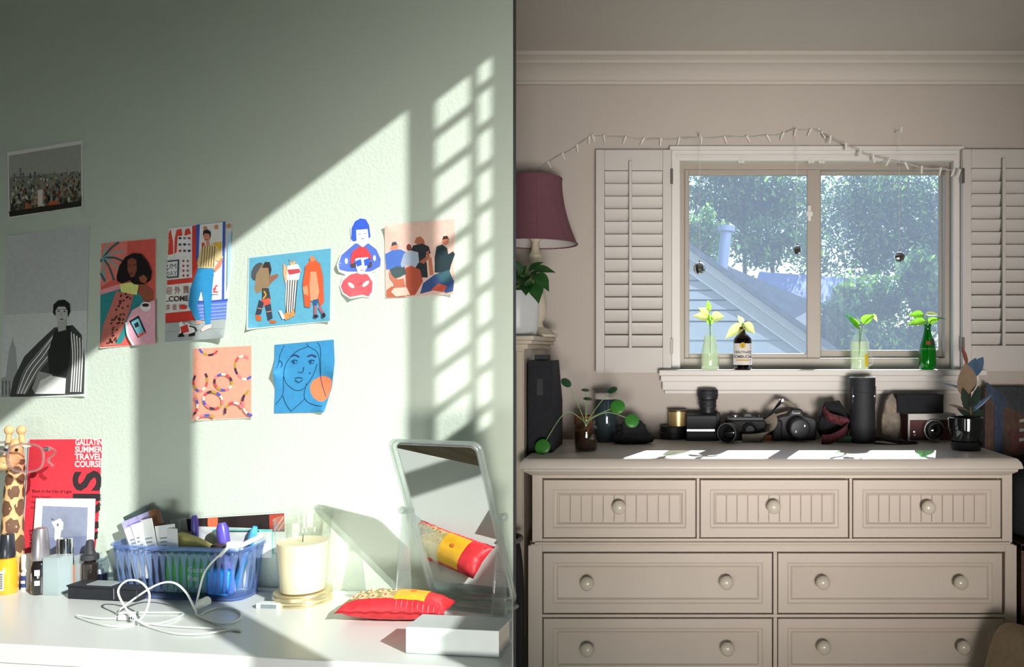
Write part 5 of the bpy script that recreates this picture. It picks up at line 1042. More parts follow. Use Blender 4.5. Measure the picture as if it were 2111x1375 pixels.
a.poly('#4b6060', [(803, 556), (818, 549), (834, 552), (838, 564), (822, 572), (812, 574)]).poly('#c97a62', [(802, 560), (812, 572), (820, 576), (812, 584), (804, 574)]).poly('#c8745c', [(812, 578), (832, 574), (836, 594), (812, 596)]).poly('#e6c8b6', [(806, 602), (812, 594), (838, 592), (846, 608), (816, 611)])
a.poly('#3c5486', [(866, 606), (872, 584), (896, 566), (926, 562), (936, 580), (934, 600), (920, 604), (906, 594), (888, 600)]).poly('#3d6470', [(896, 566), (926, 556), (934, 578), (914, 584)]).poly('#c85a48', [(888, 598), (904, 584), (922, 590), (914, 602)])
a.build('group_print', 'pale pink print of four people standing together', 'art print')
# 8 bead bracelets on peach
a = Art([(398, 717), (520, 711), (520, 862), (393, 868)], '#e9d8cc', curl_at([(393, 868, 40, .005), (520, 862, 30, .003)]))
a.poly('#f0a98f', [(399, 719), (518, 713), (518, 861), (396, 866)])
CBD = ['#d8505a', '#5560c0', '#4a3550', '#f1dfd2', '#c0a040', '#e8838a']
def bracelet(cx, cy, rx, ry, a0, a1, rot, off):
    n = max(3, int((a1 - a0) / 30)); st = (a1 - a0) / n
    for i in range(n): a.arc(CBD[(i * 2 + off + i // 3) % 6], cx, cy, rx, ry, a0 + i * st, a0 + (i + 0.96) * st, 4.6, rot)
bracelet(430, 716, 19, 16, 15, 160, 8, 0); bracelet(503, 758, 18, 24, 60, 320, -15, 1); bracelet(413, 786, 14, 20, -60, 210, 10, 2)
bracelet(460, 788, 18, 16, 0, 360, 20, 3); bracelet(439, 825, 20, 17, 0, 360, 25, 4); bracelet(520, 830, 20, 26, 90, 250, 0, 1); bracelet(482, 848, 18, 18, 180, 355, -15, 2); bracelet(397, 836, 10, 18, -70, 80, 0, 5); bracelet(425, 870, 22, 14, 200, 320, 0, 3)
a.build('bracelet_print', 'peach print scattered with colourful beaded bracelets', 'art print')
# 9 blue face with orange disc
a = Art([(566, 711), (688, 700), (690, 745), (684, 800), (668, 850), (565, 852), (567, 800), (562, 770), (566, 740)], '#4592be', curl_at([(690, 770, 45, .010), (563, 770, 40, .010), (664, 848, 30, .006)]))
a.poly('#3f93c6', [(567, 713), (686, 702), (688, 745), (682, 800), (666, 848), (566, 850), (568, 800), (564, 770), (567, 740)])
a.poly('#f08a5e', [(660, 776), (668, 775), (678, 778), (684, 784), (683, 800), (676, 820), (666, 828), (656, 827), (646, 820), (640, 808), (639, 796), (645, 784)])
I = '#1b4a6e'
a.line(I, [(586, 712), (577, 732), (574, 750), (569, 760)], 1.4).line(I, [(632, 708), (636, 714), (652, 724), (658, 740), (660, 768), (664, 792), (672, 818)], 1.4).line(I, [(654, 706), (660, 716), (661, 745), (661, 780)], 1.4)
a.line(I, [(636, 714), (612, 724), (596, 740), (588, 754), (585, 772), (590, 790), (604, 802), (614, 805), (626, 801), (638, 786), (648, 768), (654, 750)], 1.5)
a.line(I, [(584, 776), (583, 812), (568, 834)], 1.4).line(I, [(632, 790), (627, 818), (640, 832), (664, 838)], 1.4).line(I, [(583, 816), (590, 834), (600, 848)], 1.4).line(I, [(600, 848), (618, 832), (628, 822)], 1.4)
for ex in (608, 643):
    a.line('#2c3566', [(ex - 9, 735), (ex, 732), (ex + 9, 736)], 2.6).line(I, [(ex - 8, 746), (ex - 2, 742), (ex + 6, 744)], 1.4).ell(I, ex - 3, 746, 2.4, 2.2).line(I, [(ex - 5, 750), (ex + 5, 748)], 1)
a.line(I, [(626, 756), (625, 766), (619, 768)], 1.2).ell(I, 616, 767, 1.2, 1).ell(I, 622, 768, 1.2, 1).line(I, [(608, 780), (616, 778), (624, 780)], 1.4).line(I, [(608, 783), (616, 788), (624, 783)], 1.6).line(I, [(574, 746), (579, 744), (582, 752), (578, 758)], 1.2).ell('#2c3566', 639, 769, 1.4)
a.build('face_print', 'blue line drawing of a face with an orange disc', 'art print')
# ------------------------------------------------------------------ desk
M_DESK = mat('white_desk_laminate', '#dfe4df', rough=0.28, var=0.012, scale=4)
DZ = CZ - HD
def desk_line(px, d):    # point on the line parallel to the poster wall, d in front of it, seen in column px
    k = (px - PX0) / F; y = (K - d * TS) / (1 + T * k); return (k * y, y)
DD = 0.318
fl = (XL + 0.3, 0); xl0 = -1.75
def on(d, x): return (x, K - d * TS - T * x)
pr_b = desk_line(1057, 0.004); pr_f = desk_line(1057, DD)
DK = thing('desk', 'long narrow white desk top against the poster wall', 'desk', (on(DD / 2, -0.9)[0], on(DD / 2, -0.9)[1], 0)); L_ = -DK.location
poly = [on(DD, xl0), pr_f, pr_b, on(0.004, xl0)]
b = MB(); b.hexa([(x, y, DZ - 0.03) for x, y in poly] + [(x, y, DZ) for x, y in poly]); b.build('desktop', M_DESK, DK, loc=L_, bevel=0.0015)
poly2 = [on(DD - 0.002, xl0), (pr_f[0] - 0.003, pr_f[1] + 0.001), (pr_f[0] - 0.006, pr_f[1] + 0.02), on(DD - 0.02, xl0)]
b = MB(); b.hexa([(x, y, DZ - 0.13) for x, y in poly2] + [(x, y, DZ - 0.0302) for x, y in poly2]); b.build('front_apron', M_DESK, DK, loc=L_, bevel=0.0015)
b = MB(); q0, q1 = on(0.012, xl0), on(0.012, pr_b[0] - 0.01); q2, q3 = on(0.004, pr_b[0] - 0.01), on(0.004, xl0); b.hexa([(x, y, DZ) for x, y in (q0, q1, q2, q3)] + [(x, y, DZ + 0.006) for x, y in (q0, q1, q2, q3)]); b.build('back_strip', M_DESK, DK, loc=L_, bevel=0.001)
for lx in (xl0 + 0.05, -0.55):
    for d in (0.03, DD - 0.05):
        x, y = on(d, lx); MB().box(x - 0.018, x + 0.018, y - 0.018, y + 0.018, 0, DZ - 0.03).build('leg', M_DESK, DK, loc=L_, bevel=0.002)
def dthing(name, label, cat, px, py, group=None, back=0.0, rz=0.0):
    q = PD(px, py) - UN * back; return thing(name, label, cat, (q.x, q.y, DZ), LROT + rz, group), q.y / F
def W2L(t):    # world point -> local frame of a thing on the desk
    Mi = (Matrix.Translation(t.location) @ Matrix.Rotation(t.rotation_euler.z, 4, 'Z')).inverted(); return lambda p: Mi @ Vector(p)
# ------------------------------------------------------------------ flyer leaning on the wall
lean = lambda y0, y1, d0, d1: (lambda x, y, d: PW(x, y, d + lerp(d0, d1, min(1, max(0, (y - y0) / (y1 - y0))))))
a = Art([(60, 905), (212, 904), (206, 1060), (190, 1208), (40, 1206)], '#e4e6e2')
a.poly('#e8404e', [(61, 906), (211, 905), (204, 1060), (189, 1206), (42, 1204)])
for i, s_ in enumerate(('GALLATIN', 'SUMMER', 'TRAVEL', 'COURSE')):
    vs, fs = text_geo(s_, 20, 0.35); w_ = max(v[0] for v in vs); a.text('#f2e9e6', s_, 155 - i * 0.4, 917.5 + i * 15, 17.5, 0, 56 / w_ * (20 / 17.5), 0.55)
vs, fs = text_geo('PARIS', 80, 2.2); a.text('#3a3335', 'PARIS', 207, 1206, 80, -90, 236 / max(v[0] for v in vs), 2.2)
a.text('#6e1f28', 'Black in the City of Light', 66, 1015, 8.6, 1, 0.95, 0.1).text('#6e1f28', 'Public Theater', 66, 1026, 6.5, 1).text('#6e1f28', 'Meets weekly', 65, 1037, 6, 1).text('#6e1f28', 'Summer', 64, 1048, 6, 1).text('#4a1a20', 'PARIS FRANCE', 68, 1150, 9, -91, 1.0, 0.2)
fo = a.build('travel_flyer', 'red GALLATIN SUMMER TRAVEL COURSE flyer leaning on the wall', 'flyer', lean(904, 1206, 0.003, 0.008))
# postcard
a = Art([(74, 1027), (197, 1028), (193, 1150), (186, 1206), (60, 1206), (68, 1110)], '#e3ebe6', base=0.006)
a.poly('#9aa3bb', [(88, 1043), (181, 1046), (178, 1140), (172, 1180), (78, 1180), (84, 1110)]).poly('#868fb0', [(84, 1110), (179, 1104), (178, 1140), (172, 1180), (78, 1180)]).poly('#eef2ee', [(112, 1074), (124, 1068), (131, 1078), (130, 1092), (118, 1098), (112, 1088), (106, 1076)]).poly('#eef2ee', [(113, 1088), (127, 1092), (122, 1120), (112, 1112)]).ell('#6c7590', 119, 1082, 2, 3).line('#59607a', [(105, 1069), (111, 1072)], 2)
a.build('photo_postcard', 'white bordered postcard with a pale figure on grey blue, before the flyer', 'postcard', lean(1027, 1206, 0.006, 0.011))
# ------------------------------------------------------------------ giraffe with glasses
M_GIR = mat('giraffe_wood', '#e0b27c', rough=0.5, var=0.1, scale=25)
M_GSP = mat('giraffe_spot', '#6b4a34', rough=0.55, var=0.15, scale=40)
GI, k = dthing('giraffe_figurine', 'wooden giraffe figurine with brown spots wearing the clear glasses', 'figurine', 30, 1222, back=0.03)
loc = W2L(GI); yg = GI.location.y
def gp(px, py, dy=0.0): return loc(P(px, py, yg) + UN * dy)
nk = [gp(24, 1222), gp(25, 1150), gp(26, 1080), gp(29, 1010), gp(33, 960), gp(33, 935)]
nr = [24 * k, 21 * k, 18 * k, 16 * k, 14.5 * k, 13 * k]
pth = smooth_path(nk, 6); rr = [lerp(nr[min(i // 6, 5)], nr[min(i // 6 + 1, 5)], (i % 6) / 6) for i in range(len(pth))]
b = MB(); b.tube(pth, rr, 20); b.build('neck', M_GIR, GI)
def neck_at(u):
    f_ = u * (len(pth) - 1); i = min(int(f_), len(pth) - 2); return pth[i].lerp(pth[i + 1], f_ - i), lerp(rr[i], rr[i + 1], f_ - i)
row = 0; u = 0.03
rnd = random.Random(3)
while u < 0.93:
    c, r0 = neck_at(u); npx = 4
    for j in range(npx):
        an = (j + (0.5 if row % 2 else 0)) * 2 * math.pi / npx; hw = math.pi / npx * 0.94; hh = r0 * 0.86
        b = MB(); pts = []
        for q_ in range(7):
            aa = q_ * 2 * math.pi / 7 + rnd.uniform(-0.2, 0.2); s_ = rnd.uniform(0.85, 1.05); da, dz = math.cos(aa) * hw * s_, math.sin(aa) * hh * s_
            pts.append((da, dz))
        gv = []; 
        for ring_, sc in ((0, 1.0), (1, 0.0)):
            for da, dz in pts:
                c2, r2 = neck_at(min(1, max(0, u + dz * sc / (pth[-1] - pth[0]).length))); gv.append(c2 + Vector((math.cos(an + da * sc), math.sin(an + da * sc), 0)) * (r2 + 0.0006 + 0.0006 * (1 - sc)))
        gv = gv[:7] + [sum(gv[7:], Vector()) / 7]
        b.add(gv, [(i, (i + 1) % 7, 7) for i in range(7)]); b.build('spot', M_GSP, GI)
    u += 2 * 0.84 * r0 / (pth[-1] - pth[0]).length * 0.96; row += 1
# head: forehead, muzzle
b = MB(); b.ball(gp(33, 925), 13 * k, 12 * k, 22 * k); b.ball(gp(31, 948, 0.012), 18 * k, 20 * k, 15 * k); b.ball(gp(29, 956, 0.018), 19.5 * k, 17 * k, 11 * k); b.build('head', M_GIR, GI, smooth=80)
for px, lean_ in ((19, -1), (44, 1)):
    b = MB(); b.tube([gp(px + 4 * -lean_ * -0.5, 912), gp(px, 895)], 5 * k, 10); b.ball(gp(px, 887), 9 * k, 8 * k, 10 * k); b.build('horn', M_GIR, GI)
    e0 = gp(33 + lean_ * 11, 912); b = leaf_mesh(22 * k, 12 * k, 0.0, 0.4); b.build('ear', mat('pale_ear', '#e9dcc4', rough=0.6), GI, loc=e0, rot=orient((lean_, 0.2, -0.45), up=(0, -1, 0.2)))
for px in (25, 37): b = MB(); b.ball(gp(px, 950, 0.029), 1.6 * k); b.build('nostril', M_GSP, GI)
b = MB(); b.tube(smooth_path([gp(12, 962, 0.024), gp(20, 967, 0.034), gp(30, 969, 0.036), gp(40, 966, 0.034), gp(47, 960, 0.024)], 5), 0.8 * k, 6); b.build('mouth', M_GSP, GI)
for px in (22, 44): b = MB(); b.ball(gp(px, 926, 0.010), 3 * k); b.build('eye', mat('black_eye', '#1b1512', rough=0.2), GI)
# glasses
M_CLF = glass('clear_acetate_frame', '#efe4e2', gloss=0.16, diffuse=0.25, dcol='#f2e6e4')
M_LNZ = glass('spectacle_lens', '#f4ecf2', gloss=0.06)
EG = thing('eyeglasses', 'clear framed eyeglasses hooked over the giraffe muzzle', 'glasses', (GI.location.x, GI.location.y, P(0, 940, yg).z), LROT + 0.12)
le = W2L(EG)
def ep(px, py, dy): return le(P(px, py, yg) + UN * dy)
dg = 0.034
def rim(cx, cy, w, h, dy):
    pts = []
    for i in range(25):
        a_ = 2 * math.pi * i / 24; c_, s_ = math.cos(a_), math.sin(a_); e = 0.72
        pts.append(ep(cx + math.copysign(abs(c_) ** e, c_) * w, cy - math.copysign(abs(s_) ** e, s_) * h * (1.0 if s_ > 0 else 1.08), dy))
    return pts
for cx, w in ((86, 36), (-18, 34)):
    pts = rim(cx, 938, w, 27, dg); b = MB(); b.tube(pts, 2.3 * k, 8, cap=False); b.build('rim', M_CLF, EG)
    b = MB(); b.add([sum(pts[:-1], Vector()) / 24] + pts[:-1], [(0, i + 1, (i + 1) % 24 + 1) for i in range(24)]); b.build('lens', M_LNZ, EG)
b = MB(); b.tube(smooth_path([ep(50, 930, dg), ep(33, 924, dg + 0.004), ep(16, 930, dg)], 6), 2.6 * k, 8); b.build('bridge', M_CLF, EG)
b = MB(); b.tube(smooth_path([ep(124, 922, dg), ep(132, 920, dg - 0.004), ep(118, 932, dg - 0.03), ep(100, 948, dg - 0.034), ep(108, 962, dg - 0.036)], 6), 2.6 * k, 8); b.build('temple', M_CLF, EG)
b = MB(); b.tube(smooth_path([ep(-54, 922, dg), ep(-60, 920, dg - 0.004), ep(-30, 915, dg - 0.035), ep(8, 912, dg - 0.04)], 6), 2.6 * k, 8); b.build('temple', M_CLF, EG)
b = MB(); q = ep(128, 921, dg - 0.001); b.box(q.x - 0.004, q.x + 0.004, q.y - 0.002, q.y + 0.003, q.z - 0.004, q.z + 0.004); b.build('hinge', M_SILV, EG)
# ------------------------------------------------------------------ bottles and pots on the left
def lab(t, r, z0, z1, a0, a1, hexc, name='label', n=10):
    b = MB(); b.grid(lambda u, v: Vector((r * math.sin(lerp(a0, a1, u)), -r * math.cos(lerp(a0, a1, u)), lerp(z0, z1, v))), n, 1); return b.build(name, ink(hexc), t)
M_BCAP = mat('black_bottle_cap', '#2b2d33', rough=0.25, var=0.05, coat=0.4)
t, k = dthing('nail_polish', 'yellow nail polish bottle with a black cap at the left edge', 'nail polish', 1, 1227, back=0.014)
r = 19 * k
b = MB(); b.lathe([(0, 0), (r * 0.9, 0), (r, 0.003), (r, 62 * k), (r * 0.85, 72 * k), (r * 0.4, 75 * k)], 28); b.build('bottle', mat('yellow_polish', '#f0b12e', rough=0.08, var=0.03, coat=1.0), t)
b = MB(); b.lathe([(0, 74 * k), (r * 0.72, 74 * k), (r * 0.74, 78 * k), (r * 0.62, 120 * k), (r * 0.55, 122 * k), (0, 122 * k)], 24); b.build('cap', M_BCAP, t)
lab(t, r + 0.0004, 10 * k, 50 * k, -0.1, 0.5, '#efe9da')
for i in range(9): lab(t, r + 0.0008, (14 + i * 3.6) * k, (15.8 + i * 3.6) * k, 0.0, 0.4, '#3d3324', 'barcode_line', 4)
t, k = dthing('nail_polish', 'dark nail polish bottle with a tall silver cap', 'nail polish', 72, 1227, back=0.012); r = 16 * k
b = MB(); b.lathe([(0, 0), (r * 0.92, 0), (r, 0.003), (r, 62 * k), (r * 0.8, 68 * k), (r * 0.4, 71 * k)], 28); b.build('bottle', mat('black_polish', '#1f1a1c', rough=0.1, coat=1.0), t)
b = MB(); b.lathe([(0, 70 * k), (r * 0.98, 70 * k), (r * 1.05, 76 * k), (r * 0.82, 128 * k), (r * 0.72, 134 * k), (r * 0.4, 136 * k), (0, 136 * k)], 28); b.build('cap', mat('satin_silver_cap', '#a7a2a6', rough=0.3, metal=0.7), t)
for z0, z1, a0, a1, h in ((8, 26, -1.2, -0.35, '#c7a887'), (30, 44, -1.2, -0.3, '#e2dcd0'), (20, 30, 0.1, 0.7, '#d9d9d6'), (40, 52, 0.1, 0.7, '#d9d9d6'), (46, 58, -1.2, -0.4, '#8a6a4a')): lab(t, r + 0.0005, z0 * k, z1 * k, a0, a1, h)
t, k = dthing('polish_box', 'small yellow and black printed carton between silver cap and white pot', 'box', 83, 1225, back=0.006)
MB().box(-6 * k, 10 * k, 0, 0.016, 0, 64 * k).build('carton', mat('yellow_carton', '#e8a92c', rough=0.5), t, bevel=0.0008)
for i in range(8): MB().box(-4 * k, 4 * k, -0.0006, 0, (10 + i * 6) * k, (12 + i * 6) * k).build('print_line', ink('#3a2d18'), t)
t, k = dthing('lotion_tube', 'short white tube standing behind the dark nail polish', 'tube', 50, 1216, back=0.006); r = 11 * k
b = MB(); b.lathe([(0, 0), (r, 0), (r, 34 * k), (r * 0.8, 38 * k), (r * 0.8, 40 * k), (r * 0.95, 41 * k), (r * 0.95, 70 * k), (r * 0.8, 72 * k), (0, 72 * k)], 24); b.build('body', mat('white_tube_plastic', '#e4e6e2', rough=0.4), t); lab(t, r + 0.0004, 6 * k, 30 * k, -0.5, 0.6, '#3a4a86'); lab(t, r + 0.0006, 14 * k, 20 * k, -0.4, 0.5, '#e4e6e2')
M_FROST = glass('frosted_plastic', '#f2f8f8', gloss=0.03, rough=0.3, diffuse=0.6, dcol='#eaf3f3')
def pot(name, label, px, py, w, h, back, hexc='#c2d2d2'):
    t, k = dthing(name, label, 'container', px, py, back=back); w *= k; h *= k; m_ = 0.0016
    b = MB(); r1 = 0.94
    for (x0, x1, y0, y1) in ((-w, w, 0, m_), (-w, w, 2 * w - m_, 2 * w), (-w, -w + m_, m_, 2 * w - m_), (w - m_, w, m_, 2 * w - m_)): b.box(x0, x1, y0, y1, 0, h)
    b.box(-w, w, 0, 2 * w, 0, m_); b.build('body', M_FROST, t, bevel=0.0006)
    MB().box(-w * 0.9, w * 0.9, 0.004, 2 * w - 0.004, 0.002, h * 0.78).build('contents', mat('pale_gel', '#dbe6e6', rough=0.5), t)
    MB().box(-w * 1.04, w * 1.04, -0.0008, 2 * w + 0.0008, h, h + 0.002).build('rim', M_FROST, t, bevel=0.0005)
pot('frosted_pot', 'taller frosted square pot standing on the desk beside the yellow carton', 104, 1228, 18, 76, 0.0)
pot('frosted_pot', 'frosted square pot behind the flat black case', 166, 1215, 17, 66, 0.002)
t, k = dthing('perfume_bottle', 'amber perfume bottle with a shiny chrome cap behind the frosted pot', 'perfume', 134, 1215, back=0.0); r = 15 * k
b = MB(); b.box(-r, r, -r, r, 0, 50 * k); b.build('bottle', mat('amber_perfume', '#c2662c', rough=0.08, coat=1.0), t, bevel=0.002); b = MB(); b.lathe([(0, 50 * k), (r * 1.05, 50 * k), (r * 1.05, 58 * k), (0, 58 * k)], 24); b.build('collar', M_BCAP, t)
b = MB(); b.lathe([(0, 58 * k), (r * 0.98, 58 * k), (r * 0.98, 104 * k), (r * 0.9, 106 * k), (0, 106 * k)], 32); b.build('cap', mat('chrome', '#d8d8d8', rough=0.08, metal=1.0), t)
t, k = dthing('dropper_bottle', 'bottle with a black rubber dropper bulb behind the right frosted pot', 'bottle', 182, 1214, back=0.004); r = 15 * k
b = MB(); b.lathe([(0, 0), (r, 0), (r, 52 * k), (r * 0.6, 58 * k), (r * 0.6, 60 * k)], 24); b.build('bottle', mat('dark_dropper_glass', '#2a2420', rough=0.1, coat=1.0), t)
b = MB(); b.lathe([(0, 60 * k), (r * 1.1, 60 * k), (r * 1.05, 70 * k), (r * 0.7, 72 * k), (r * 0.62, 76 * k), (r * 0.52, 80 * k), (r * 0.52, 92 * k), (r * 0.4, 99 * k), (0, 101 * k)], 24); b.build('dropper', mat('black_rubber', '#303235', rough=0.6), t)
t, k = dthing('ink_bottle', 'small dark navy bottle between the dropper and the blue basket', 'bottle', 204, 1211, back=0.004)
MB().box(-9 * k, 9 * k, -0.007, 0.007, 0, 28 * k).build('bottle', mat('navy_ink', '#20253a', rough=0.15, coat=0.8), t, bevel=0.001); b = MB(); b.lathe([(0, 28 * k), (6 * k, 28 * k), (6 * k, 37 * k), (0, 37 * k)], 16); b.build('cap', mat('pale_cap', '#b9c2c6', rough=0.4), t)
# flat black case
t, k = dthing('flat_case', 'flat black hinged case lying before the blue basket', 'case', 210, 1238, rz=-0.02)
w = 80 * k
MB().box(-w, w, 0, 0.035, 0, 25 * k).build('base', M_BLK2, t, bevel=0.0012); MB().box(-w * 1.02, w * 1.02, -0.002, 0.037, 25 * k, 29 * k).build('lid', M_BLK2, t, bevel=0.0012)
MB().box(w * 0.36, w * 0.38, -0.003, 0, 4 * k, 27 * k).build('clasp', M_SILV, t, bevel=0.0004); MB().box(-w * 0.5, w * 0.2, 0.004, 0.03, 29 * k, 31 * k).build('paper_scrap', mat('grey_scrap', '#9aa3a2', rough=0.7), t)
# ------------------------------------------------------------------ blue basket
M_BSK = glass('blue_translucent_plastic', '#e9f1fd', gloss=0.04, rough=0.15, diffuse=0.27, dcol='#a4c3fa')
BS, k = dthing('storage_basket', 'translucent blue plastic basket full of cards and stationery', 'basket', 358, 1238, back=0.0)
bw0, bw1, bd, bh = 0.124, 0.136, 0.080, 108 * k
def bpt(u, v, s_, o=0.0):   # u along the perimeter 0..1, v height 0..1
    w = lerp(bw0, bw1, v) - o; d = lerp(bd * 0.44, bd * 0.5, v) - o; rc = 0.026; per = []
    return w, d, rc
def per_pt(u, v, o=0.0):
    w, d, rc = bpt(u, v, 1, o); segs = [2 * (w - rc), math.pi / 2 * rc, 2 * (d - rc), math.pi / 2 * rc] * 2; tot = sum(segs); s_ = (u % 1) * tot
    cur = [(-(w - rc), -d, 0), None, (w, -(d - rc), 90), None, ((w - rc), d, 180), None, (-w, (d - rc), 270), None]
    for i, L in enumerate(segs):
        if s_ <= L or i == 7:
            if i == 0: p = (-(w - rc) + s_, -d)
            elif i == 1: a_ = -math.pi / 2 + s_ / rc; p = (w - rc + rc * math.cos(a_), -(d - rc) + rc * math.sin(a_))
            elif i == 2: p = (w, -(d - rc) + s_)
            elif i == 3: a_ = s_ / rc; p = (w - rc + rc * math.cos(a_), d - rc + rc * math.sin(a_))
            elif i == 4: p = (w - rc - s_, d)
            elif i == 5: a_ = math.pi / 2 + s_ / rc; p = (-(w - rc) + rc * math.cos(a_), d - rc + rc * math.sin(a_))
            elif i == 6: p = (-w, d - rc - s_)
            else: a_ = math.pi + s_ / rc; p = (-(w - rc) + rc * math.cos(a_), -(d - rc) + rc * math.sin(a_))
            return Vector((p[0], p[1] + bd * 0.5, v * bh))
        s_ -= L
NS = 46
b = MB(); vs = []
hs = [0.0, 0.14, 0.32, 0.5, 0.68, 0.84, 0.93, 1.0]
def halfw(v): return 0.30 * max(0.0, 1 - abs((v - 0.5) / 0.36) ** 1.6)
for i in range(NS):
    u0, u1 = i / NS, (i + 1) / NS
    for va, vb in zip(hs[:-1], hs[1:]):
        def seg(ua, ub, uc, ud): b.add([per_pt(lerp(u0, u1, ua), va), per_pt(lerp(u0, u1, ub), va), per_pt(lerp(u0, u1, uc), vb), per_pt(lerp(u0, u1, ud), vb)], [(0, 1, 2, 3)])
        ha, hb = halfw(va), halfw(vb)
        if ha == 0 and hb == 0: seg(0, 1, 1, 0)
        else: seg(0, 0.5 - ha, 0.5 - hb, 0); seg(0.5 + ha, 1, 1, 0.5 + hb)
b.add([per_pt(i / 60, 0.0) for i in range(60)], [tuple(range(60))]); b.build('slotted_body', M_BSK, BS, solid=0.0012, smooth=30)
b = MB(); b.tube([per_pt(i / 60, 1.0, -0.001) for i in range(61)], 0.0028, 8, cap=False); b.build('rim', M_BSK, BS)
b = MB(); b.tube([per_pt(i / 60, 0.03, -0.0004) for i in range(61)], 0.0018, 6, cap=False); b.build('foot_ring', M_BSK, BS)
BS.location.z += 0.0008; lb = W2L(BS); yb_ = BS.location.y
BM = Matrix.Translation(BS.location) @ Matrix.Rotation(LROT, 4, 'Z')
def inbasket(name, label, cat, x, y, z, w, h, th, m, tilt=(0, 0, 0), bev=0.0004, extra=None):
    """card standing in the basket: x, y, z local to the basket"""
    q = BM @ Vector((x, y * 0.7, z)); t = thing(name, label, cat, q, LROT); t.rotation_euler = (tilt[0], tilt[1], LROT + tilt[2])
    MB().box(-w / 2, w / 2, -th / 2, th / 2, 0, h).build('sheet' if th < 0.004 else 'body', m, t, bevel=bev)
    if extra: extra(t)
    return t
def lines(n, h0, dh, w, hexc, d=-0.0011): return lambda t: [MB().box(-w / 2, w / 2 * (0.6 + 0.4 * ((i * 7) % 3) / 2), d - 0.0002, d, h0 + i * dh, h0 + i * dh + dh * 0.35).build('printed_line', ink(hexc), t, smooth=0) for i in range(n)]
zb3 = 0.006; zc3 = 0.034
inbasket('paper_card', 'lilac patterned card tilted left at the basket corner', 'card', -0.078, 0.07, zc3, 0.060, 0.112, 0.0012, mat('lilac_card', '#b9b4dd', rough=0.5, var=0.25, scale=60), (0.0, -0.38, 0), extra=lines(6, 0.07, 0.006, 0.04, '#8f78d8'))
inbasket('paper_card', 'dark edged photo card leaning behind the lilac card', 'card', -0.075, 0.085, zc3, 0.055, 0.124, 0.0016, mat('dark_photo_card', '#4a5a58', rough=0.4), (0, -0.44, 0))
for i in range(7):
    inbasket('receipt', ['white receipt at the left of the row in the basket', 'folded white receipt second in the row in the basket', 'creased receipt third in the row in the basket', 'printed receipt fourth in the row in the basket', 'curling receipt fifth in the row in the basket', 'narrow receipt sixth in the row in the basket', 'receipt nearest the basket middle, last in the row'][i], 'receipt', -0.080 + i * 0.011, 0.024 + (i % 3) * 0.008, zc3, 0.034, 0.092 + 0.006 * ((i * 5) % 4) - (0.012 if i == 6 else 0), 0.0008, mat('receipt_paper', '#dfe3e0', rough=0.7, var=0.05), (0.05 * (i % 2), -0.36 + i * 0.05, 0.3 * ((i % 3) - 1)), extra=lines(5, 0.045, 0.007, 0.022, '#8d9090', -0.0006) if i % 2 else None)
inbasket('comb', 'brown tortoiseshell comb sticking up from the basket', 'comb', -0.030, 0.045, zc3, 0.020, 0.128, 0.003, mat('tortoiseshell', '#6b4a34', rough=0.3, var=0.4, scale=40), (0, -0.26, 0.1), extra=lambda t: [MB().box(0.010, 0.018, -0.001, 0.001, 0.03 + i * 0.006, 0.033 + i * 0.006).build('tooth', MATS['tortoiseshell'], t) for i in range(12)])
inbasket('paper_sleeve', 'clear plastic sleeve standing in the middle of the basket', 'sleeve', -0.012, 0.075, zb3, 0.030, 0.132, 0.001, glass('clear_sleeve', '#eef2f0', gloss=0.06, diffuse=0.15), (0, -0.14, 0.2))
b = MB()
q = BM @ Vector((0.018, 0.036, bh * 0.80)); t = thing('leather_pouch', 'olive yellow slip case lying across the basket rim', 'case', q, LROT); t.rotation_euler = (0.0, 0.0, LROT)
b = MB(); b.prism([(-0.045, 0.034), (-0.036, 0.038), (-0.005, 0.030), (0.050, 0.006), (0.046, 0.0), (-0.03, -0.002), (-0.034, 0.014)], -0.010, 0.010, 'y'); b.build('body', mat('olive_leather', '#b0a865', rough=0.6, var=0.1), t, bevel=0.002); MB().tube([(-0.045, -0.011, 0.034), (-0.034, -0.011, 0.014), (-0.03, -0.011, -0.002)], 0.0012, 6).build('seam', mat('dark_stitch', '#4c4730'), t)
def pen(label, x, y, z, L, r, mcap, mbody, tilt, nm='marker_pen'):
    q = BM @ Vector((x, y * 0.7, z)); t = thing(nm, label, 'pen', q, LROT); t.rotation_euler = (tilt[0], tilt[1], LROT)
    b = MB(); b.lathe([(0, 0), (r, 0), (r, L * 0.66)], 14); b.build('barrel', mbody, t); b = MB(); b.lathe([(0, L * 0.66), (r * 1.12, L * 0.66), (r * 1.12, L * 0.92), (r * 0.7, L), (0, L)], 14); b.build('cap', mcap, t)
PURP, WPL = mat('purple_plastic', '#5a4fb0', rough=0.3), mat('white_plastic', '#e2e6e4', rough=0.35)
pen('purple capped pen behind the olive slip case', -0.004, 0.09, zb3, 0.135, 0.006, PURP, WPL, (0, -0.02))
pen('fat violet marker leaning at the right end of the basket', 0.082, 0.06, zb3, 0.128, 0.0095, PURP, mat('lavender_plastic', '#a79fdd', rough=0.3), (0, -0.14))
pen('bright blue pen lying low at the right end of the basket', 0.078, 0.085, zb3, 0.125, 0.006, mat('sky_plastic', '#58b4e2', rough=0.3), mat('sky_plastic', '#58b4e2'), (0, 0.34))
inbasket('guest_pass', 'green guest pass card showing through the blue basket', 'card', 0.022, 0.010, zb3, 0.088, 0.086, 0.0012, mat('green_card', '#3f9a45', rough=0.5), (-0.03, 0, 0), extra=lambda t: [MB().add([(x, -0.0008, z + zz) for x, z in text_geo(s_, 0.014)[0]], text_geo(s_, 0.014)[1]).build('lettering', M_WHT, t, smooth=0) for s_, zz in (('Guest', 0.044), ('Pass', 0.028))])
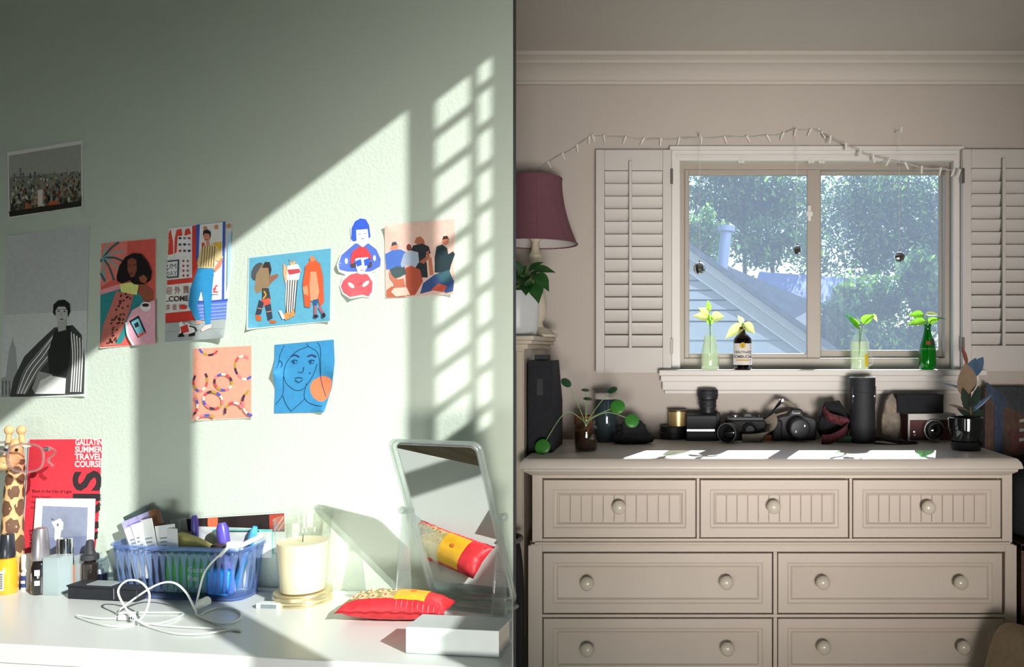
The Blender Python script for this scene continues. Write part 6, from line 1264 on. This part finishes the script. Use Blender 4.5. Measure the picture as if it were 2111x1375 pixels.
inbasket('eraser_case', 'bright blue plastic case inside the right end of the basket', 'case', 0.082, 0.020, zb3, 0.046, 0.050, 0.02, mat('bright_blue_plastic', '#2f95ee', rough=0.3), (0, 0.03, 0), bev=0.006)
inbasket('envelope', 'white envelope standing along the back of the basket', 'envelope', 0.050, 0.100, zb3, 0.125, 0.112, 0.0012, mat('envelope_paper', '#dde2de', rough=0.7), (-0.03, 0, 0), extra=lambda t: MB().add([(-0.0625, -0.0009, 0.112), (0.0625, -0.0009, 0.112), (0.0, -0.0009, 0.075)], [(0, 1, 2)]).build('flap', mat('envelope_flap', '#cfd6d2'), t, smooth=0))
inbasket('sunglasses_case', 'dark brown case lying at the right end of the basket', 'case', 0.085, 0.045, bh * 0.86, 0.056, 0.014, 0.03, mat('dark_brown_case', '#4a3a34', rough=0.5), (0, 0.12, 0.1), bev=0.004)
inbasket('passport', 'dark navy booklet standing beside the green card', 'booklet', -0.034, 0.016, zb3, 0.030, 0.078, 0.004, mat('navy_cover', '#2b3048', rough=0.5), (0, -0.04, 0))
# dark postcards on the wall behind the basket
a = Art([(369, 1070), (588, 1056), (590, 1140), (369, 1140)], '#dfe5e0', base=0.002)
a.poly('#2f2624', [(372, 1071), (586, 1058), (587, 1096), (372, 1096)]).poly('#4a2a22', [(406, 1071), (410, 1071), (410, 1096), (406, 1096)]).poly('#e0714a', [(428, 1068), (449, 1067), (449, 1082), (444, 1090), (434, 1091), (428, 1082)]).poly('#b5493a', [(555, 1061), (586, 1059), (587, 1090), (556, 1096)]).line('#d9a79a', [(566, 1092), (584, 1066)], 2.5).line('#d9a79a', [(574, 1094), (586, 1076)], 2)
a.build('film_postcard', 'wide dark postcard with an orange spot on the wall behind the basket', 'postcard', lean(1056, 1140, 0.004, 0.012))
a = Art([(440, 1091), (562, 1091), (562, 1150), (440, 1150)], '#7fd0c8', base=0.002); a.poly('#d9dfda', [(442, 1096), (560, 1096), (560, 1150), (442, 1150)]).poly('#3a4a48', [(470, 1094), (534, 1094), (534, 1097), (470, 1097)]).build('mint_postcard', 'mint edged postcard in front of the dark one behind the basket', 'postcard', lean(1091, 1150, 0.012, 0.018))
# ------------------------------------------------------------------ candle on a gold lid
M_CGL = glass('ribbed_glass', '#fcfdfa', gloss=0.05, diffuse=0.05, dcol='#f6f6ee')
t, k = dthing('candle', 'cream candle in a ribbed glass standing on a gold lid', 'candle', 590, 1256, back=0.0)
t.location = t.location - UN * (60 * k) ; r0 = 60 * k
b = MB(); b.lathe([(0, 0), (r0, 0), (r0 * 1.01, 0.003), (r0 * 0.985, 0.006), (r0 * 1.01, 0.009), (r0 * 0.985, 0.012), (r0 * 1.0, 0.015), (r0 * 0.97, 0.019), (0, 0.019)], 48); b.build('gold_lid', mat('pale_gold', '#e0d3a6', rough=0.25, metal=0.7), t)
zg = 0.0192; hg = 152 * k; ra, rb_ = 46 * k, 57 * k
b = MB(); b.lathe([(ra, zg), (lerp(ra, rb_, 0.5), zg + hg * 0.5), (rb_, zg + hg)], 96, cap=False, ribs=0.012); b.lathe([(rb_, zg + hg), (rb_ * 1.01, zg + hg + 0.0015), (rb_ * 0.975, zg + hg + 0.001), (rb_ * 0.96, zg + hg * 0.8)], 64, cap=False); b.build('ribbed_glass', M_CGL, t, smooth=10)
M_WAX = mat('cream_wax', '#fbeecb', rough=0.5, var=0.03, sss=0.3)
hw_ = 0.69
b = MB(); b.lathe([(0, zg + 0.002), (ra * 0.95, zg + 0.002), (lerp(ra, rb_, hw_) * 0.955, zg + hg * hw_), (lerp(ra, rb_, hw_) * 0.9, zg + hg * hw_ - 0.001), (0, zg + hg * hw_ - 0.002)], 48); b.build('wax', M_WAX, t)
b = MB(); b.tube([(0, 0, zg + hg * hw_ - 0.002), (0.0005, 0, zg + hg * hw_ + 0.012)], 0.0009, 6); b.build('wick', mat('burnt_wick', '#3a332c'), t)
# ------------------------------------------------------------------ pincushion sachet
SCH, k = dthing('sachet_cushion', 'small red cushion embroidered with cream flowers and a yellow patch', 'cushion', 802, 1287, rz=0.08)
hw2, dd2, hh2 = 115 * k, 0.034, 56 * k
M_SAT = mat('red_satin', '#e2343c', rough=0.4, var=0.25, scale=35, bump=0.25, bscale=90)
def cush(u, v, top, o=0.0):
    x, y = (u - 0.5) * 2, (v - 0.5) * 2; f = (max(0, 1 - abs(x) ** 2.6) * max(0, 1 - abs(y) ** 2.6)) ** 0.55
    pinch = 1 - 0.10 * (1 - abs(x)) * abs(y) ** 4; px_ = x * hw2 * (1 - 0.06 * (1 - abs(y)) * abs(x) ** 4); py_ = y * dd2 * pinch + dd2
    zmid = hh2 * 0.40; wv = 0.0012 * math.sin(x * 23 + y * 4) * (1 - f)
    return Vector((px_, py_, (zmid + f * hh2 * 0.60 if top else zmid * (1 - f)) + wv + 0.0004 + (o if top else 0)))
b = MB(); b.grid(lambda u, v: cush(u, v, True), 40, 26, M_SAT); b.grid(lambda u, v: cush(u, v, False), 40, 26, M_SAT); b.build('cushion', M_SAT, SCH, smooth=80)
def patch(name, m, u0, u1, v0, v1, o, n=16): b = MB(); b.grid(lambda u, v: cush(lerp(u0, u1, u), lerp(v0, v1, v), True, o), n, n); return b.build(name, m, SCH, smooth=80)
patch('brocade_panel', mat('olive_brocade', '#b3a06a', rough=0.6, var=0.35, scale=120), 0.06, 0.52, 0.16, 0.98, 0.0008)
patch('yellow_patch', mat('yellow_silk', '#f0b52e', rough=0.4, var=0.12, scale=60), 0.52, 0.80, 0.14, 0.98, 0.0009)
patch('pale_patch', mat('cream_silk', '#e8d7a0', rough=0.5, var=0.15, scale=60), 0.36, 0.52, 0.60, 0.98, 0.0012)
rnd = random.Random(8)
for i, (u, v) in enumerate([(0.13, 0.30), (0.22, 0.24), (0.32, 0.22), (0.43, 0.26), (0.16, 0.5), (0.27, 0.46), (0.38, 0.44), (0.47, 0.50), (0.13, 0.72), (0.23, 0.7), (0.33, 0.74), (0.20, 0.9)]):
    c = cush(u, v, True, 0.0016); du = (cush(u + 0.01, v, True) - cush(u - 0.01, v, True)).normalized(); dv = (cush(u, v + 0.01, True) - cush(u, v - 0.01, True)).normalized(); b = MB()
    for j in range(7):
        a_ = j * 2 * math.pi / 7; d1 = du * math.cos(a_) + dv * math.sin(a_); ctr = c + d1 * 0.0048
        b.tube([ctr + (du * math.cos(q_) + dv * math.sin(q_)) * 0.0021 for q_ in [i2 * math.pi / 4 for i2 in range(9)]], 0.00045, 4, cap=False)
    b.build('embroidered_flower', mat('cream_thread', '#eadfb0', rough=0.6), SCH); b = MB(); b.ball(c, 0.0019, 0.0019, 0.0012, nu=10, nv=6); b.build('flower_centre', M_SAT, SCH)
c = cush(0.66, 0.5, True, 0.0016); b = MB(); b.ball(c, 0.006, 0.004, 0.0008, nu=12, nv=6); b.build('embroidered_motif', mat('orange_thread', '#d9782a', rough=0.6), SCH)
b = MB(); pts = [cush(u, 0, True) for u in [i / 30 for i in range(31)]]; b.tube([p + Vector((0, -0.0006, 0)) for p in pts], 0.0012, 6); b.build('piping', mat('dark_red_piping', '#a81f2b', rough=0.5), SCH)
for i in range(9):
    u = 0.55 + i * 0.05; b = MB(); b.tube([cush(u, v_, True, 0.0006) for v_ in (0.0, 0.05, 0.10, 0.14)], 0.0009, 5); b.build('satin_fold', M_SAT, SCH)
# ------------------------------------------------------------------ mirror on an acrylic stand
M_ACR = glass('clear_acrylic', '#f6faf9', gloss=0.10, diffuse=0.14, dcol='#eef4f2')
M_MIR = mat('mirror_silver', '#e6eae8', rough=0.015, metal=1.0, var=0.01)
MR, k = dthing('vanity_mirror', 'tilting rectangular mirror in a clear acrylic frame and stand', 'mirror', 957, 1262, back=0.0)
MR.location = MR.location + Vector((0, 0, 0)); MR.rotation_euler = (0, 0, LROT - 0.17)
loc = W2L(MR)
mw = (1048 - 862) / 2 * k * 0.96; mh = (1240 - 912) * k * 1.1; zbase = 0.022; tilt = math.radians(23)
pan = bpy.data.objects.new('mirror_panel', None)
MF_ = Matrix.Translation((0, 0.028, zbase)) @ Matrix.Rotation(tilt, 4, 'X')     # top leans towards the room
def rr_path(w, h, rc, y=0.0, n=6):
    pts = []
    for cx, cz, a0 in ((w - rc, rc, -90), (w - rc, h - rc, 0), (-w + rc, h - rc, 90), (-w + rc, rc, 180)):
        for i in range(n + 1): a_ = math.radians(a0 + 90 * i / n); pts.append(Vector((cx + rc * math.cos(a_), y, cz + rc * math.sin(a_))))
    return pts
pts = rr_path(mw, mh, 0.012); b = MB(); b.add([MF_ @ p for p in pts], [tuple(range(len(pts)))]); b.build('mirror_glass', M_MIR, MR, smooth=0)
pts = rr_path(mw, mh, 0.012, 0.003); b = MB(); b.add([MF_ @ p for p in pts], [tuple(range(len(pts)))]); b.build('mirror_backing', mat('mirror_backing', '#c9cfcb', rough=0.6), MR, smooth=0)
for o_, rad in ((0.004, 0.0045), (0.010, 0.003)):
    pts = rr_path(mw + o_, mh + o_, 0.014, -0.001); pts = [p - Vector((0, 0, o_ / 2)) for p in pts]; b = MB(); b.tube([MF_ @ p for p in pts + [pts[0]]], rad, 10, cap=False); b.build('acrylic_frame', M_ACR, MR)
for sx in (-1, 1):
    x_ = sx * (mw + 0.017); hp = mh * 0.56; piv = MF_ @ Vector((x_, 0.0, hp))
    b = MB(); b.prism([(piv.y - 0.006, piv.z), (piv.y + 0.006, piv.z), (piv.y + 0.020, 0.0056), (piv.y - 0.034, 0.0056)], x_ - 0.002, x_ + 0.002, 'x'); b.build('stand_leg', M_ACR, MR, bevel=0.0008)
    b = MB(); b.tube([(x_ - sx * 0.014, piv.y, piv.z), (x_ + sx * 0.006, piv.y, piv.z)], 0.0055, 14); b.ball((x_ + sx * 0.006, piv.y, piv.z), 0.0075, nu=14, nv=8); b.build('pivot_knob', M_ACR, MR)
b = MB(); b.box(-mw - 0.022, mw + 0.004, 0.0, 0.05, 0.0006, 0.0056); b.build('stand_base', M_ACR, MR, bevel=0.001)
b = MB(); b.box(-mw - 0.016, mw, 0.004, 0.016, 0.006, 0.014); b.build('front_bar', M_ACR, MR, bevel=0.002)
# ------------------------------------------------------------------ book, lower right
BKq = PD(836, 1347); BO = thing('hardcover_book', 'thick white hardback book lying at the right front of the desk', 'book', (BKq.x, BKq.y, DZ), LROT); k = BKq.y / F
bw = 0.145; bt = 55 * k; bdp = 0.06
M_CVR = mat('white_book_cover', '#cdd6d2', rough=0.45, var=0.03)
MB().box(0.0, bw, 0.002, bdp, 0.0, 0.0022).build('back_board', M_CVR, BO, bevel=0.0006); MB().box(0.0, bw, 0.002, bdp, bt - 0.0022, bt).build('front_board', M_CVR, BO, bevel=0.0006); MB().box(0.0, bw, 0.0, 0.0024, 0.0, bt).build('spine', M_CVR, BO, bevel=0.0009)
MB().box(0.002, bw - 0.003, 0.0025, bdp - 0.003, 0.0023, bt - 0.0023).build('page_block', mat('cream_pages', '#d9d2c2', rough=0.8, var=0.15, scale=4, stretch=(1, 1, 400)), BO)
# ------------------------------------------------------------------ charging cable and plugs
M_CBL = mat('white_cable_plastic', '#e9eeea', rough=0.4, var=0.02)
def cpath(seq): return [PD(px, py) + Vector((0, 0, 0.0022 + lift)) if lift == 0 else Vector((P(px, py, yy))) for px, py, lift, yy in seq]
def D(px, py): q = PD(px, py); return Vector((q.x, q.y, DZ + 0.0026))
def A_(px, py, base): y = Yd(base); return P(px, py, y)
CA = thing('charging_cable', 'white charging cable looping over the desk before the basket', 'cable', (D(330, 1275).x, D(330, 1275).y, DZ)); L_ = -CA.location
pt = [D(258, 1278), D(205, 1278), D(158, 1272), D(180, 1282), D(230, 1294), D(275, 1288), A_(300, 1262, 1285), A_(308, 1225, 1282), A_(290, 1200, 1280), A_(262, 1197, 1278), A_(244, 1216, 1276), A_(252, 1242, 1276), A_(275, 1272, 1288), D(310, 1296), D(360, 1309), D(420, 1310), D(480, 1300), D(497, 1304), D(470, 1300), D(400, 1297), D(330, 1292), D(285, 1285)]
b = MB(); b.tube(smooth_path(pt, 8), 0.0017, 8); b.build('cable', M_CBL, CA, loc=L_)
pt = [D(285, 1290), D(340, 1286), D(378, 1268), D(330, 1266), D(260, 1266), A_(242, 1262, 1268), A_(290, 1225, 1268), A_(330, 1203, 1268), A_(360, 1202, 1268), A_(384, 1222, 1268), A_(402, 1256, 1270), D(410, 1273), D(455, 1290), D(490, 1282), D(496, 1268), D(480, 1258), D(450, 1256), D(425, 1264), D(412, 1272)]
b = MB(); b.tube(smooth_path(pt, 8), 0.0017, 8); b.build('cable', M_CBL, CA, loc=L_)
b = MB(); q = D(262, 1279) + L_; b.box(q.x - 0.013, q.x + 0.012, q.y - 0.005, q.y + 0.005, q.z - 0.0015, q.z + 0.0075); b.build('plug', M_CBL, CA, bevel=0.0012)
for i in range(3): b = MB(); q = D(271 + i * 4, 1279) + L_; b.box(q.x - 0.0008, q.x + 0.0008, q.y - 0.0056, q.y - 0.005, q.z + 0.001, q.z + 0.005); b.build('contact', mat('contact_black', '#26282a'), CA)
b = MB(); pa, pb2 = A_(408, 1250, 1262) + L_, A_(428, 1238, 1262) + L_; b.tube([D(404, 1262) + L_ + Vector((0, 0, 0.004)), D(412, 1260) + L_ + Vector((0, 0, 0.009)), pb2], [0.004, 0.009, 0.0075], 12); b.build('plug', M_CBL, CA)
b = MB(); b.tube(smooth_path([A_(404, 1248, 1260), A_(418, 1190, 1256), A_(432, 1165, 1252), A_(452, 1145, 1249), A_(466, 1132, 1246)], 8), 0.0017, 8); b.build('cable', M_CBL, CA, loc=L_)
b = MB(); b.tube([A_(452, 1147, 1249), A_(470, 1128, 1246)], 0.0032, 10); b.build('plug', M_CBL, CA, loc=L_)
WA, k = dthing('wall_charger', 'white charger plug resting on the basket rim by its cable', 'charger', 474, 1244, back=0.012); q = P(474, 1132, WA.location.y).z - DZ
b = MB(); b.box(-0.012, 0.012, -0.008, 0.008, q - 0.003, q + 0.014); b.build('body', M_CBL, WA, bevel=0.003); b = MB(); b.tube([(0.012, 0, q + 0.006), (0.048, 0.012, q + 0.024)], 0.0045, 10); b.build('strain_relief', M_CBL, WA)
WA.location.z = DZ
t, k = dthing('cable_adapter', 'small white rectangular adapter between basket and gold lid', 'adapter', 551, 1256)
MB().box(-26 * k, 24 * k, 0, 0.014, 0, 12 * k).build('body', M_CBL, t, bevel=0.001); MB().box(-14 * k, 20 * k, -0.0006, 0, 2 * k, 10 * k).build('socket', mat('adapter_grey', '#93a0a4', rough=0.4), t)
# second cable lying before the mirror
LCb = thing('loose_cable', 'white cable lying coiled in front of the mirror and seen in its reflection', 'cable', (D(960, 1300).x, D(960, 1300).y, DZ)); L_ = -LCb.location
pt = [D(905, 1300), D(935, 1292), D(990, 1288), D(1020, 1296), D(1000, 1306), D(950, 1304), D(940, 1294), D(985, 1284), D(1030, 1290), D(1040, 1302), D(1010, 1312), D(970, 1308)]
b = MB(); b.tube(smooth_path(pt, 8), 0.0017, 8); b.build('cable', M_CBL, LCb, loc=L_)
b = MB(); q = D(905, 1300) + L_; b.box(q.x - 0.010, q.x + 0.004, q.y - 0.004, q.y + 0.004, 0.0005, 0.0075); b.build('plug', mat('dark_plug', '#5a5f62', rough=0.5), LCb, bevel=0.001)
